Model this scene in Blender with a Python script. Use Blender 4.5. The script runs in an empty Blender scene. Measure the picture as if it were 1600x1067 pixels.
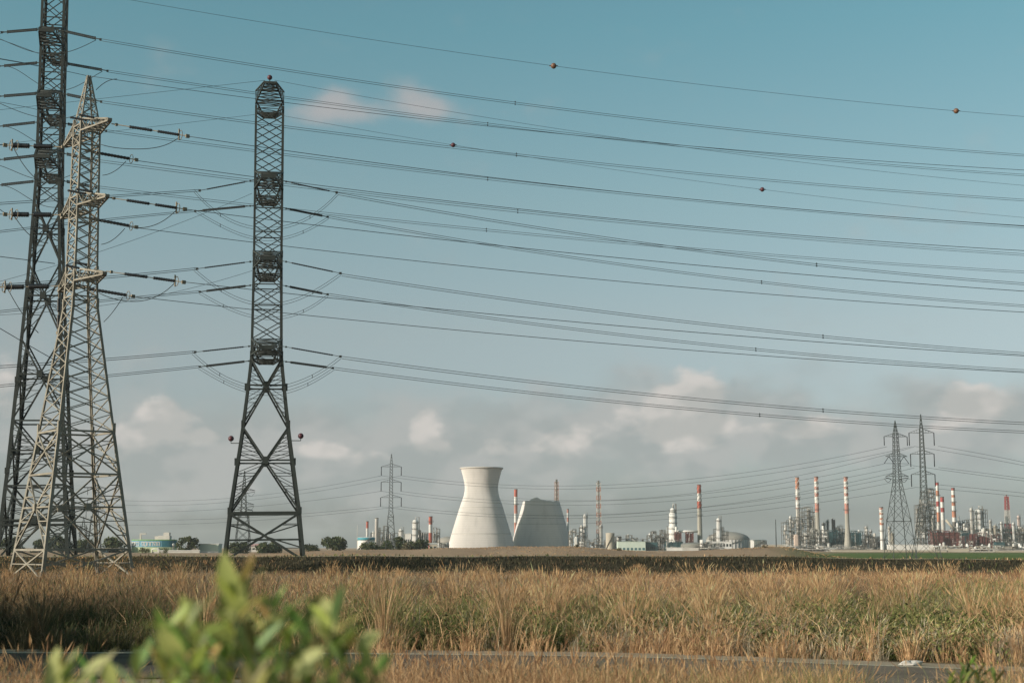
import bpy, math, random
import numpy as np
from mathutils import Vector, Matrix
RND = random.Random(11)
NR = np.random.default_rng(5)
C = bpy.context.scene.collection
F = 2222.2
CAMZ = 2.6
PITCH = math.atan((855 - 533.5) / F)
SUN_EL = math.radians(19)
SUN_DIR = Vector((-0.87 * math.cos(SUN_EL), -0.493 * math.cos(SUN_EL), math.sin(SUN_EL)))   # towards the sun

def ray(px, py):
    x = (px - 800) / F
    v = (533.5 - py) / F
    return Vector((x, math.cos(PITCH) - v * math.sin(PITCH), math.sin(PITCH) + v * math.cos(PITCH)))

def P(px, py, Y):
    """world point seen at photo pixel (px, py) at distance Y down the road axis"""
    d = ray(px, py)
    d = d * (Y / d.y)
    return Vector((d.x, d.y, d.z + CAMZ))

def sstep(a, b, x):
    t = np.clip((x - a) / (b - a), 0, 1)
    return t * t * (3 - 2 * t)

def gz(x, y):
    """height of the ground"""
    x = np.asarray(x, dtype=float); y = np.asarray(y, dtype=float)
    ys = np.maximum(y, 1.0)
    u = 800 + F * x / ys                         # bearing of the point, as in the photo
    z = 0.10 * np.sin(x * .21 + 1.3) * np.sin(y * .17) * sstep(34, 44, y) * (1 - sstep(120, 135, y))
    crest = 1.62 - 0.40 * sstep(1050, 1650, u) + .05 * np.sin(x * .3)
    z = z + crest * sstep(137, 151, y)
    far = -0.2 - 0.8 * sstep(1150, 1280, u)
    back = 1.05 + (far - 1.05) * sstep(170, 330, y)
    z = z + (back - crest) * sstep(153, 172, y)
    # dry mound in front of the refinery
    m = np.interp(u, [300, 430, 500, 640, 700, 800, 890, 960, 1020, 1060, 1110, 1170, 1200, 1228, 1255, 1300, 1340],
                     [0, 1.0, 1.75, 2.1, 2.65, 3.0, 2.9, 2.15, 1.35, 1.5, 2.1, 2.55, 3.2, 3.25, 2.4, 1.0, 0.0])
    m = m + .10 * np.sin(x * .11) + .06 * np.sin(x * .31 + 2)
    m = np.where((u < 300) | (u > 1340), 0, m)
    z = z + m * sstep(330, 415, y) * (1 - sstep(440, 560, y))
    return z

# ------------------------------------------------------------------ materials
def nt(m):
    m.use_nodes = True
    t = m.node_tree
    return t, t.nodes, t.links

MATS = {}
ALB = .68
def mat(name, col, rough=.75, metal=0.0, var=.18, scale=.6, col2=None, fine=None, streak=False):
    if name in MATS: return MATS[name]
    m = bpy.data.materials.new(name)
    t, N, L = nt(m)
    b = N['Principled BSDF']
    b.inputs['Roughness'].default_value = rough
    b.inputs['Metallic'].default_value = metal
    b.inputs['Specular IOR Level'].default_value = .3
    tc = N.new('ShaderNodeTexCoord')
    mp = N.new('ShaderNodeMapping')
    L.new(tc.outputs['Object'], mp.inputs['Vector'])
    if streak: mp.inputs['Scale'].default_value = (1, 1, .12)
    n = N.new('ShaderNodeTexNoise')
    n.inputs['Scale'].default_value = scale
    n.inputs['Detail'].default_value = 6
    n.inputs['Roughness'].default_value = .65
    L.new(mp.outputs[0], n.inputs['Vector'])
    mr = N.new('ShaderNodeMapRange')
    mr.inputs['From Min'].default_value = .3; mr.inputs['From Max'].default_value = .7
    L.new(n.outputs['Fac'], mr.inputs['Value'])
    mx = N.new('ShaderNodeMix'); mx.data_type = 'RGBA'
    col = tuple(c * ALB for c in col); col2 = tuple(c * ALB for c in col2) if col2 else None
    c2 = col2 if col2 else tuple(c * (1 + var) for c in col)
    c1 = col if col2 else tuple(c * (1 - var) for c in col)
    mx.inputs[6].default_value = (*c1, 1); mx.inputs[7].default_value = (*c2, 1)
    L.new(mr.outputs[0], mx.inputs[0])
    L.new(mx.outputs[2], b.inputs['Base Color'])
    MATS[name] = m
    return m

def attr_mat(name, rough=.8, trans=.25):
    """leaf or blade material: colour comes from the per-blade attribute 'tint'"""
    m = bpy.data.materials.new(name)
    t, N, L = nt(m)
    b = N['Principled BSDF']; out = N['Material Output']
    b.inputs['Roughness'].default_value = rough
    b.inputs['Specular IOR Level'].default_value = .2
    a = N.new('ShaderNodeAttribute'); a.attribute_name = 'tint'
    L.new(a.outputs['Color'], b.inputs['Base Color'])
    tr = N.new('ShaderNodeBsdfTranslucent')
    L.new(a.outputs['Color'], tr.inputs['Color'])
    ms = N.new('ShaderNodeMixShader'); ms.inputs[0].default_value = trans
    L.new(b.outputs[0], ms.inputs[1]); L.new(tr.outputs[0], ms.inputs[2])
    L.new(ms.outputs[0], out.inputs['Surface'])
    MATS[name] = m
    return m

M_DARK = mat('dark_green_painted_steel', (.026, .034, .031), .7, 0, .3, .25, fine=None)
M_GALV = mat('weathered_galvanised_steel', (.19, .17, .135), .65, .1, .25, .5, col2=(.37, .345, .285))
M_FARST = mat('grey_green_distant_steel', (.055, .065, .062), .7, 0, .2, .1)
M_WIRE = mat('aluminium_conductor', (.030, .040, .042), .6, .3, .1, .1)
M_INS = mat('dark_glazed_insulator', (.018, .02, .024), .35, 0, .2, 2)
M_HARD = mat('rusty_line_hardware', (.30, .25, .18), .7, .2, .3, 2)
M_BALLR = mat('dark_red_warning_ball', (.09, .025, .035), .5, 0, .2, 2)
M_BALLO = mat('faded_orange_warning_ball', (.17, .085, .05), .5, 0, .25, 2)
M_BAND = mat('faded_red_band', (.33, .05, .045), .7, 0, .2, .3)
M_CONC = mat('pale_concrete', (.50, .475, .44), .9, 0, .06, .05)
M_CONCG = mat('grey_concrete_shaft', (.36, .345, .30), .9, 0, .12, .08, streak=True)
M_WHITE = mat('white_paint', (.70, .69, .66), .6, 0, .1, .15, streak=True)
M_DWHITE = mat('dirty_white_paint', (.52, .50, .46), .7, 0, .15, .2, streak=True)
M_RED = mat('signal_red_paint', (.47, .105, .065), .65, 0, .28, .2, streak=True)
M_ORANGE = mat('faded_orange_paint', (.47, .20, .12), .7, 0, .2, .2, streak=True)
M_PINK = mat('bleached_red_paint', (.50, .22, .17), .7, 0, .2, .2, streak=True)
M_BRICK = mat('oxide_red_cladding', (.13, .045, .040), .75, 0, .25, .15)
M_TEAL = mat('dark_teal_steel', (.025, .075, .085), .65, 0, .25, .15)
M_PIPE = mat('grey_pipework', (.42, .41, .38), .55, .1, .3, .2)
M_FRAME = mat('weathered_plant_steel', (.135, .13, .115), .75, .1, .3, .15)
M_BEIGE = mat('beige_cladding', (.42, .38, .31), .75, 0, .12, .1)
M_GREYR = mat('grey_roof', (.20, .20, .18), .85, 0, .15, .1)
M_DOME = mat('weathered_dome_roof', (.32, .30, .265), .8, 0, .12, .06)
M_BLACKISH = mat('dark_glass', (.02, .024, .028), .3, 0, .2, .2)  # near-black glass of the windows
M_TURQ = mat('turquoise_paint', (.06, .27, .33), .6, 0, .1, .2)
M_BLUE = mat('light_blue_panel', (.16, .36, .47), .6, 0, .1, .2)
M_LIME = mat('pale_lime_cladding', (.48, .54, .33), .7, 0, .1, .2)
M_GREENL = mat('bright_green_trim', (.20, .40, .12), .6, 0, .1, .2)
M_MINT = mat('pale_mint_cladding', (.52, .60, .53), .7, 0, .08, .2)
M_BARK = mat('grey_brown_bark', (.10, .075, .05), .9, 0, .3, 3)
M_LEAF = attr_mat('tree_foliage', .7, .2)
M_SHRUB = attr_mat('glossy_shrub_leaf', .5, .48)
M_GRASS = attr_mat('dry_grass_blade', .85, .25)
M_RUBBLE = mat('pale_rubble', (.40, .36, .30), .9, 0, .35, .4)

# ------------------------------------------------------------------ mesh builder
class MB:
    def __init__(s): s.v = []; s.f = []; s.m = []; s.sm = []
    def add(s, vs, fs, mi=0, smooth=False):
        o = len(s.v); s.v += [tuple(v) for v in vs]
        for f in fs: s.f.append(tuple(i + o for i in f)); s.m.append(mi); s.sm.append(smooth)
    def bar(s, a, b, w, h=None, mi=0):
        a = Vector(a); b = Vector(b); d = b - a
        if d.length < 1e-6: return
        d.normalize()
        up = Vector((0, 0, 1)) if abs(d.z) < .95 else Vector((0, 1, 0))
        x = d.cross(up).normalized() * (w / 2); y = x.normalized().cross(d).normalized() * ((h or w) / 2)
        vs = [a - x - y, a + x - y, a + x + y, a - x + y, b - x - y, b + x - y, b + x + y, b - x + y]
        s.add(vs, [(0, 3, 2, 1), (4, 5, 6, 7), (0, 1, 5, 4), (1, 2, 6, 5), (2, 3, 7, 6), (3, 0, 4, 7)], mi)
    def box(s, c, size, rz=0, mi=0):
        cx, cy, cz = c; sx, sy, sz = [q / 2 for q in size]
        ca, sa = math.cos(rz), math.sin(rz)
        vs = []
        for dz in (-sz, sz):
            for dx, dy in ((-sx, -sy), (sx, -sy), (sx, sy), (-sx, sy)):
                vs.append((cx + dx * ca - dy * sa, cy + dx * sa + dy * ca, cz + dz))
        s.add(vs, [(0, 3, 2, 1), (4, 5, 6, 7), (0, 1, 5, 4), (1, 2, 6, 5), (2, 3, 7, 6), (3, 0, 4, 7)], mi)
    def tube(s, pts, r, n=6, mi=0, caps=True, smooth=True):
        pts = [Vector(p) for p in pts]; k = len(pts)
        rs = r if isinstance(r, (list, tuple)) else [r] * k
        vs = []
        for i, p in enumerate(pts):
            t = (pts[min(i + 1, k - 1)] - pts[max(i - 1, 0)]).normalized()
            up = Vector((0, 0, 1)) if abs(t.z) < .9 else Vector((0, 1, 0))
            x = t.cross(up).normalized(); y = x.cross(t).normalized()
            for j in range(n):
                a = 2 * math.pi * j / n
                vs.append(p + x * (rs[i] * math.cos(a)) + y * (rs[i] * math.sin(a)))
        fs = []
        for i in range(k - 1):
            for j in range(n):
                fs.append((i * n + j, i * n + (j + 1) % n, (i + 1) * n + (j + 1) % n, (i + 1) * n + j))
        s.add(vs, fs, mi, smooth)
        if caps:
            o = len(s.v) - len(vs)
            s.f.append(tuple(o + j for j in range(n))[::-1]); s.m.append(mi); s.sm.append(False)
            s.f.append(tuple(o + (k - 1) * n + j for j in range(n))); s.m.append(mi); s.sm.append(False)
    def lathe(s, prof, n=24, c=(0, 0), mi=0, mis=None, smooth=True, cap=True):
        """prof: (radius, z) from bottom to top"""
        vs = []
        for r, z in prof:
            for j in range(n):
                a = 2 * math.pi * j / n
                vs.append((c[0] + r * math.cos(a), c[1] + r * math.sin(a), z))
        o = len(s.v); s.v += vs
        for i in range(len(prof) - 1):
            for j in range(n):
                s.f.append((o + i * n + j, o + i * n + (j + 1) % n, o + (i + 1) * n + (j + 1) % n, o + (i + 1) * n + j))
                s.m.append(mis[i] if mis else mi); s.sm.append(smooth)
        if cap:
            s.f.append(tuple(o + (len(prof) - 1) * n + j for j in range(n))); s.m.append(mis[-1] if mis else mi); s.sm.append(False)
    def ball(s, c, r, n=14, mi=0):
        prof = [(max(r * math.sin(math.pi * i / 8), .001), c[2] - r * math.cos(math.pi * i / 8)) for i in range(9)]
        s.lathe(prof, n, (c[0], c[1]), mi, cap=False)
    def ring(s, c, R, r, n=16, mi=0, axis='z'):
        pts = []
        for j in range(n + 1):
            a = 2 * math.pi * j / n
            if axis == 'z': pts.append((c[0] + R * math.cos(a), c[1] + R * math.sin(a), c[2]))
            else: pts.append((c[0], c[1] + R * math.cos(a), c[2] + R * math.sin(a)))
        s.tube(pts, r, 5, mi, caps=False)
    def build(s, name, mats, parent=None, loc=None):
        me = bpy.data.meshes.new(name)
        me.from_pydata(s.v, [], s.f)
        if not isinstance(mats, (list, tuple)): mats = [mats]
        for m in mats: me.materials.append(m)
        if s.f:
            me.polygons.foreach_set('material_index', s.m)
            me.polygons.foreach_set('use_smooth', s.sm)
        me.update()
        o = bpy.data.objects.new(name, me); C.objects.link(o)
        if parent: o.parent = parent
        if loc is not None: o.location = loc
        return o

def thing(name, label, cat, loc=(0, 0, 0), rz=0, group=None):
    o = bpy.data.objects.new(name, None); C.objects.link(o)
    o.location = loc; o.rotation_euler = (0, 0, rz); o.empty_display_size = .5
    return tag(o, label, cat, group, 'thing')
def tag(o, label, cat, group=None, kind=None):
    if label: o['label'] = label
    if cat: o['category'] = cat
    if group: o['group'] = group
    if kind: o['kind'] = kind
    return o

# ------------------------------------------------------------------ camera, light, sky
cam = bpy.data.cameras.new('camera'); co = bpy.data.objects.new('camera', cam); C.objects.link(co)
cam.sensor_width = 36; cam.lens = F / 1600 * 36
co.location = (0, 0, CAMZ); co.rotation_euler = (math.pi / 2 + PITCH, 0, 0)
cam.clip_end = 60000; cam.clip_start = .05
cam.dof.use_dof = True; cam.dof.focus_distance = 260; cam.dof.aperture_fstop = 2.9
bpy.context.scene.camera = co

sun = bpy.data.lights.new('sun', 'SUN'); so = bpy.data.objects.new('sun', sun); C.objects.link(so)
sun.energy = 5.0; sun.angle = math.radians(.5); sun.color = (1, .90, .78)
so.rotation_euler = (-SUN_DIR).to_track_quat('-Z', 'Y').to_euler()

w = bpy.data.worlds.new('World'); bpy.context.scene.world = w; w.use_nodes = True
def build_sky():
    t = w.node_tree; N = t.nodes; L = t.links
    bg = N['Background']; bg.inputs['Strength'].default_value = .0735
    def val(x):
        n = N.new('ShaderNodeValue'); n.outputs[0].default_value = x; return n.outputs[0]
    def mth(op, a, b=None, c=None, clamp=False):
        n = N.new('ShaderNodeMath'); n.operation = op; n.use_clamp = clamp
        for i, q in enumerate((a, b, c)):
            if q is None: continue
            if isinstance(q, (int, float)): n.inputs[i].default_value = q
            else: L.new(q, n.inputs[i])
        return n.outputs[0]
    def mixc(fac, a, b, blend='MIX'):
        n = N.new('ShaderNodeMix'); n.data_type = 'RGBA'; n.blend_type = blend
        if isinstance(fac, (int, float)): n.inputs[0].default_value = fac
        else: L.new(fac, n.inputs[0])
        for i, q in ((6, a), (7, b)):
            if isinstance(q, tuple): n.inputs[i].default_value = (*q, 1)
            else: L.new(q, n.inputs[i])
        return n.outputs[2]
    sky = N.new('ShaderNodeTexSky'); sky.sky_type = 'NISHITA'; sky.sun_disc = False
    sky.sun_elevation = SUN_EL; sky.sun_rotation = math.atan2(SUN_DIR.x, SUN_DIR.y)
    sky.air_density = 1.0; sky.dust_density = 1.6; sky.ozone_density = 1.5
    tc = N.new('ShaderNodeTexCoord')
    sp = N.new('ShaderNodeSeparateXYZ'); L.new(tc.outputs['Generated'], sp.inputs[0])
    X, Y, Z = sp.outputs
    az = mth('ARCTAN2', X, Y)                       # bearing
    el = mth('ARCSINE', Z)                          # elevation
    # colour grade of the clear sky by elevation
    rp = N.new('ShaderNodeValToRGB'); L.new(mth('DIVIDE', el, .6, clamp=True), rp.inputs[0])
    e = rp.color_ramp.elements
    GR = SKY_GRADE
    e[0].position = GR[0][0]; e[0].color = (*GR[0][1], 1)
    e[1].position = GR[-1][0]; e[1].color = (*GR[-1][1], 1)
    for p, c in GR[1:-1]:
        q = e.new(p); q.color = (*c, 1)
    base = mixc(1.0, sky.outputs[0], rp.outputs[0], 'MULTIPLY')
    # cloud field over bearing and elevation
    cv = N.new('ShaderNodeCombineXYZ'); L.new(az, cv.inputs[0]); L.new(mth('MULTIPLY', el, 1.5), cv.inputs[1])
    def noise(scale, detail, off=(0, 0, 0), rough=.6):
        mp = N.new('ShaderNodeMapping'); L.new(cv.outputs[0], mp.inputs[0]); mp.inputs['Location'].default_value = off
        n = N.new('ShaderNodeTexNoise'); n.inputs['Scale'].default_value = scale
        n.inputs['Detail'].default_value = detail; n.inputs['Roughness'].default_value = rough
        L.new(mp.outputs[0], n.inputs['Vector']); return n.outputs['Fac']
    fb = noise(17, 6, rough=.5); sh1 = noise(15, 3, rough=.5); sh2 = noise(15, 3, (.012, -.016, 0), .5); big = noise(6, 2, (3, 1, 0)); puff = noise(48, 5, (1, 7, 0), .5)
    def blob(px, py, sx, sy, amp):
        d = ray(px, py).normalized()
        a0 = math.atan2(d.x, d.y); e0 = math.asin(d.z)
        u = mth('DIVIDE', mth('SUBTRACT', az, a0), sx / F); v = mth('DIVIDE', mth('SUBTRACT', el, e0), sy / F)
        q = mth('ADD', mth('MULTIPLY', u, u), mth('MULTIPLY', v, v))
        return mth('MULTIPLY', mth('POWER', 2.718, mth('MULTIPLY', q, -1)), amp)
    def summed(bl):
        s = None
        for b in bl:
            o = blob(*b); s = o if s is None else mth('ADD', s, o)
        return s
    def ss(x, a, b):
        n = N.new('ShaderNodeMapRange'); n.interpolation_type = 'SMOOTHERSTEP'
        n.inputs['From Min'].default_value = a; n.inputs['From Max'].default_value = b
        L.new(x, n.inputs['Value']); return n.outputs[0]
    fbm = mth('SUBTRACT', fb, .5); 
    # low grey bank
    bank = summed(CL_BANK)
    bcov = ss(mth('ADD', mth('ADD', bank, mth('MULTIPLY', fbm, 1.9)), mth('MULTIPLY', mth('SUBTRACT', big, .5), .9)), .05, 1.25)
    shade = ss(mth('SUBTRACT', sh1, sh2), -.10, .10)
    bcol = mixc(shade, CLC[0], CLC[1])
    c1 = mixc(mth('MULTIPLY', bcov, .88), base, bcol)
    # bright heads of cumulus
    heads = summed(CL_HEADS)
    hcov = ss(mth('ADD', heads, mth('ADD', mth('MULTIPLY', fbm, 2.3), mth('MULTIPLY', mth('SUBTRACT', puff, .5), 1.6))), .22, 1.02)
    hcov = mth('MULTIPLY', hcov, ss(heads, .10, .40))
    hcol = mixc(shade, CLC[2], CLC[3])
    c2 = mixc(mth('MULTIPLY', hcov, .85), c1, hcol)
    # thin pink wisps higher up
    wis = summed(CL_WISP)
    wcov = ss(mth('ADD', wis, mth('ADD', mth('MULTIPLY', fbm, 1.3), mth('MULTIPLY', mth('SUBTRACT', puff, .5), .7))), .12, 1.5)
    c3 = mixc(mth('MULTIPLY', wcov, .8), c2, CLC[4])
    # dark small underside patches
    dk = summed(CL_DARK)
    dcov = ss(mth('ADD', dk, mth('MULTIPLY', fbm, 1.5)), .35, 1.0)
    c4 = mixc(mth('MULTIPLY', dcov, .32), c3, CLC[5])
    L.new(c4, bg.inputs['Color'])
SKY_GRADE = [(0.0, (.80, .90, 1.22)), (.045, (.84, .93, 1.22)), (.15, (1.20, 1.13, 1.16)), (.253, (1.42, 1.25, 1.09)), (.4, (1.38, 1.42, 1.13)), (.6, (1.08, 1.53, 1.20)), (1.0, (1.0, 1.5, 1.2))]
CL_BANK = [(150, 700, 270, 92, .8), (420, 715, 260, 88, .75), (700, 715, 230, 84, .75), (950, 690, 250, 84, .85),
           (1100, 640, 150, 66, .7), (1300, 690, 230, 76, .8), (1560, 655, 160, 84, .85), (20, 560, 70, 110, .65)]
CL_HEADS = [(250, 652, 55, 34, 1.05), (212, 690, 50, 28, .8), (290, 690, 40, 22, .5), (668, 678, 26, 32, 1.15), (700, 700, 40, 18, .5), (872, 694, 60, 24, .95), (760, 702, 34, 18, .6), (905, 678, 40, 20, .5),
            (1095, 596, 46, 32, 1.2), (1075, 628, 60, 26, .9), (1030, 650, 75, 26, .7), (1110, 668, 80, 22, .75), (1300, 648, 40, 28, .8), (1240, 670, 60, 18, .5), (1510, 632, 36, 30, 1.1), (1556, 618, 44, 34, .6), (1470, 660, 40, 20, .5),
            (325, 682, 26, 16, .8), (1060, 690, 60, 18, .6), (10, 600, 35, 60, .8), (500, 700, 60, 18, .45), (590, 716, 60, 16, .4)]
CL_WISP = [(520, 150, 52, 30, .85), (490, 182, 66, 24, .75), (560, 176, 44, 20, .5), (650, 155, 46, 30, .8), (680, 178, 66, 24, .7), (745, 172, 50, 24, .3)]
CL_DARK = [(205, 660, 24, 16, .9), (1240, 640, 40, 18, .8), (520, 640, 60, 22, .45), (900, 650, 60, 20, .5), (1145, 598, 14, 20, .8)]
CLC = [(3.5, 3.8, 3.75), (4.3, 4.4, 4.3), (4.7, 4.7, 4.5), (6.4, 6.05, 5.7), (4.7, 4.4, 4.35), (2.7, 3.3, 3.4)]
build_sky()
vs = bpy.context.scene.view_settings
bpy.context.scene.display_settings.display_device = 'sRGB'
vs.view_transform = 'Standard'; vs.look = 'None'; vs.exposure = .45; vs.gamma = 1; vs.use_curve_mapping = False
# ------------------------------------------------------------------ ground
def set_attr(me, name, arr):
    a = me.attributes.new(name, 'FLOAT_COLOR', 'POINT')
    a.data.foreach_set('color', np.asarray(arr, dtype=np.float32).ravel())

def build_ground():
    ys = np.concatenate([np.linspace(-120, 20, 12), np.linspace(24, 134, 56), np.linspace(136, 176, 41),
                         np.linspace(180, 320, 15), np.linspace(328, 580, 64), np.linspace(600, 2400, 37), np.geomspace(2600, 9000, 10)])
    us = np.concatenate([np.linspace(-1, -.42, 24), np.linspace(-.415, .415, 240), np.linspace(.42, 1, 24)])
    U, Yg = np.meshgrid(us, ys)
    Xg = U * (95 + 1.0 * np.abs(Yg))
    Zg = gz(Xg, Yg)
    nr, nc = U.shape
    v = np.stack([Xg, Yg, Zg], -1).reshape(-1, 3)
    i = np.arange(nr * nc).reshape(nr, nc)
    f = np.stack([i[:-1, :-1], i[:-1, 1:], i[1:, 1:], i[1:, :-1]], -1).reshape(-1, 4)
    me = bpy.data.meshes.new('ground'); me.from_pydata(v.tolist(), [], f.tolist())
    me.polygons.foreach_set('use_smooth', [True] * len(f))
    x, y = v[:, 0], v[:, 1]
    u = 800 + F * x / np.maximum(y, 1)
    # what grows where: r = green meadow, g = dark bank soil, b = pale dry earth
    green = sstep(1205, 1330, u + 25 * np.sin(y * .02)) * sstep(200, 300, y) * (1 - sstep(900, 1150, y))
    darkb = sstep(136.5, 139, y) * (1 - sstep(153, 158, y))
    pale = sstep(180, 330, y)
    set_attr(me, 'cover', np.stack([green, darkb, pale, np.ones_like(x)], -1))
    m = bpy.data.materials.new('field_soil'); t, N, L = nt(m)
    b = N['Principled BSDF']; b.inputs['Roughness'].default_value = .95; b.inputs['Specular IOR Level'].default_value = .1
    at = N.new('ShaderNodeAttribute'); at.attribute_name = 'cover'
    sp = N.new('ShaderNodeSeparateColor'); L.new(at.outputs['Color'], sp.inputs[0])
    tc = N.new('ShaderNodeTexCoord')
    def noise(s, d=6, sc=(1, 1, 1)):
        mp = N.new('ShaderNodeMapping'); mp.inputs['Scale'].default_value = sc; L.new(tc.outputs['Object'], mp.inputs[0])
        n = N.new('ShaderNodeTexNoise'); n.inputs['Scale'].default_value = s; n.inputs['Detail'].default_value = d; n.inputs['Roughness'].default_value = .7
        L.new(mp.outputs[0], n.inputs['Vector'])
        r = N.new('ShaderNodeMapRange'); r.inputs['From Min'].default_value = .32; r.inputs['From Max'].default_value = .68; L.new(n.outputs['Fac'], r.inputs['Value'])
        return r.outputs[0]
    def mixc(fac, a, b2):
        n = N.new('ShaderNodeMix'); n.data_type = 'RGBA'
        L.new(fac, n.inputs[0])
        for k, q in ((6, a), (7, b2)):
            if isinstance(q, tuple): n.inputs[k].default_value = (*q, 1)
            else: L.new(q, n.inputs[k])
        return n.outputs[2]
    near = mixc(noise(.8), (.07, .052, .032), (.17, .125, .07))
    pal = mixc(noise(.06, 8, (1, .35, 1)), (.21, .145, .095), (.31, .22, .145))
    grn = mixc(noise(.03, 6, (1, .3, 1)), (.045, .085, .016), (.09, .12, .03))
    drk = mixc(noise(.9, 6), (.022, .020, .013), (.07, .055, .035))
    c = mixc(sp.outputs[2], near, pal); c = mixc(sp.outputs[0], c, grn); c = mixc(sp.outputs[1], c, drk)
    L.new(c, b.inputs['Base Color'])
    bp = N.new('ShaderNodeBump'); bp.inputs['Strength'].default_value = .6; bp.inputs['Distance'].default_value = .2
    L.new(noise(2.2), bp.inputs['Height']); L.new(bp.outputs[0], b.inputs['Normal'])
    me.materials.append(m)
    o = bpy.data.objects.new('ground', me); C.objects.link(o); tag(o, 'dry open field running to the refinery', 'ground', kind='structure')
build_ground()

# road: far edge follows the photo, width about seven metres
ROAD_FAR = [(-700, 1022), (-200, 1025), (0, 1027), (300, 1027.5), (600, 1028.5), (1000, 1033), (1280, 1044), (1600, 1057), (1900, 1070), (2300, 1088)]
def on_ground(px, py, z=0.0):
    d = ray(px, py); t = (z - CAMZ) / d.z
    return Vector((d.x * t, d.y * t, z))
def strip(edge, z, off0, off1, name, m):
    pts = [on_ground(*p) for p in edge]
    xs = [p.x for p in pts]; yy = [p.y for p in pts]
    X = np.linspace(xs[0], xs[-1], 80); Y = np.interp(X, xs, yy)
    k = np.ones(9) / 9; Yp = np.pad(Y, 4, mode='edge'); Y = np.convolve(Yp, k, 'valid')
    mb = MB(); vs = []
    for x, y in zip(X, Y): vs += [(x, y + off0, z), (x, y + off1, z)]
    mb.add(vs, [(2 * i, 2 * i + 2, 2 * i + 3, 2 * i + 1) for i in range(len(X) - 1)])
    return tag(mb.build(name, m), None, None, kind='structure')
def asphalt():
    m = mat('worn_asphalt', (.085, .077, .066), .95, 0, .3, 1.2)
    b = m.node_tree.nodes['Principled BSDF']; b.inputs['Specular IOR Level'].default_value = .03; b.inputs['Diffuse Roughness'].default_value = 1; return m
r_ = strip(ROAD_FAR, .13, -6.6, 0, 'road', asphalt()); tag(r_, 'worn asphalt road between grass verges', 'road')
mb = MB()   # low kerb under the road edges
v_ = strip(ROAD_FAR, .10, -8.2, 1.5, 'verge', mat('sandy_verge', (.27, .21, .14), .95, 0, .3, 1.5, col2=(.38, .31, .22)))
tag(v_, 'pale sandy verge along the road', 'verge')
l_ = strip(ROAD_FAR, .138, -.34, -.16, 'edge_line', mat('worn_edge_line', (.55, .50, .38), .8, 0, .25, 3)); tag(l_, 'worn pale line painted along the far road edge', 'road marking')

# narrow light edge along the crest of the dark bank
def bank_edge():
    mb = MB(); X = np.linspace(-120, 130, 200); vs = []
    for x in X:
        y0, y1 = 150.6, 152.6
        vs += [(x, y0, float(gz(x, y0)) + .05), (x, y1, float(gz(x, y1)) + .08)]
    mb.add(vs, [(2 * i, 2 * i + 2, 2 * i + 3, 2 * i + 1) for i in range(len(X) - 1)])
    o = mb.build('path', mat('pale_gravel', (.50, .42, .29), .95, 0, .3, 2)); tag(o, 'thin pale gravel track along the top of the dark bank', 'path', kind='structure')
bank_edge()

# ------------------------------------------------------------------ grass
def blade_mesh(name, pos, h, w, lean, az, tint, material, tip=.0):
    """five-point curved blades; every argument is an array over the blades"""
    n = len(h)
    d = np.stack([np.cos(az), np.sin(az), np.zeros(n)], -1)
    ra = NR.uniform(0, math.pi, n)
    s = np.stack([np.cos(ra), np.sin(ra), np.zeros(n)], -1) * (w / 2)[:, None]
    up = np.zeros((n, 3)); up[:, 2] = 1
    mid = pos + up * (h * .55)[:, None] + d * (lean * h * .22)[:, None]
    top = pos + up * (h * (1 - .18 * lean ** 2))[:, None] + d * (lean * h * .75)[:, None]
    v = np.stack([pos - s, pos + s, mid - s * .8, mid + s * .8, top], 1)
    return v, np.repeat(tint[:, None, :], 5, 1)

def head_mesh(top, d, L, W, tint):
    """feathery seed heads: two crossed slim diamonds each"""
    n = len(L)
    ra = NR.uniform(0, math.pi, n); out = []
    for k in (0, 1):
        a = ra + k * math.pi / 2
        s = np.stack([np.cos(a), np.sin(a), np.zeros(n)], -1) * (W / 2)[:, None]
        a0 = top - d * (L * .35)[:, None]; a1 = top + d * (L * .65)[:, None]; m = top + d * (L * .05)[:, None]
        out.append(np.stack([a0, m - s, a1, m + s], 1))
    return np.concatenate(out, 0), np.concatenate([np.repeat(tint[:, None, :], 4, 1)] * 2, 0)

def mesh_from(parts, name, material):
    """parts: list of (verts (n,k,3), tint (n,k,3), faces as tuples over k)"""
    V, T, Lp, Ls = [], [], [], []; o = 0
    for v, t, fs in parts:
        n, k = v.shape[:2]; V.append(v.reshape(-1, 3)); T.append(t.reshape(-1, 3))
        basei = (np.arange(n) * k + o)[:, None]
        for f in fs:
            Lp.append((basei + np.array(f)[None]).reshape(-1)); Ls.append(np.full(n, len(f)))
        o += n * k
    V = np.concatenate(V); T = np.concatenate(T); Lp = np.concatenate(Lp); Ls = np.concatenate(Ls)
    me = bpy.data.meshes.new(name)
    me.vertices.add(len(V)); me.vertices.foreach_set('co', V.astype(np.float32).ravel())
    me.loops.add(len(Lp)); me.loops.foreach_set('vertex_index', Lp.astype(np.int32))
    me.polygons.add(len(Ls)); st = np.concatenate([[0], np.cumsum(Ls)[:-1]]).astype(np.int32)
    me.polygons.foreach_set('loop_start', st); me.polygons.foreach_set('loop_total', Ls.astype(np.int32))
    me.update(calc_edges=True)
    set_attr(me, 'tint', np.concatenate([T, np.ones((len(T), 1))], 1))
    me.materials.append(material)
    o_ = bpy.data.objects.new(name, me); C.objects.link(o_); return o_
BF = [(0, 1, 3, 2), (2, 3, 4)]

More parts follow.
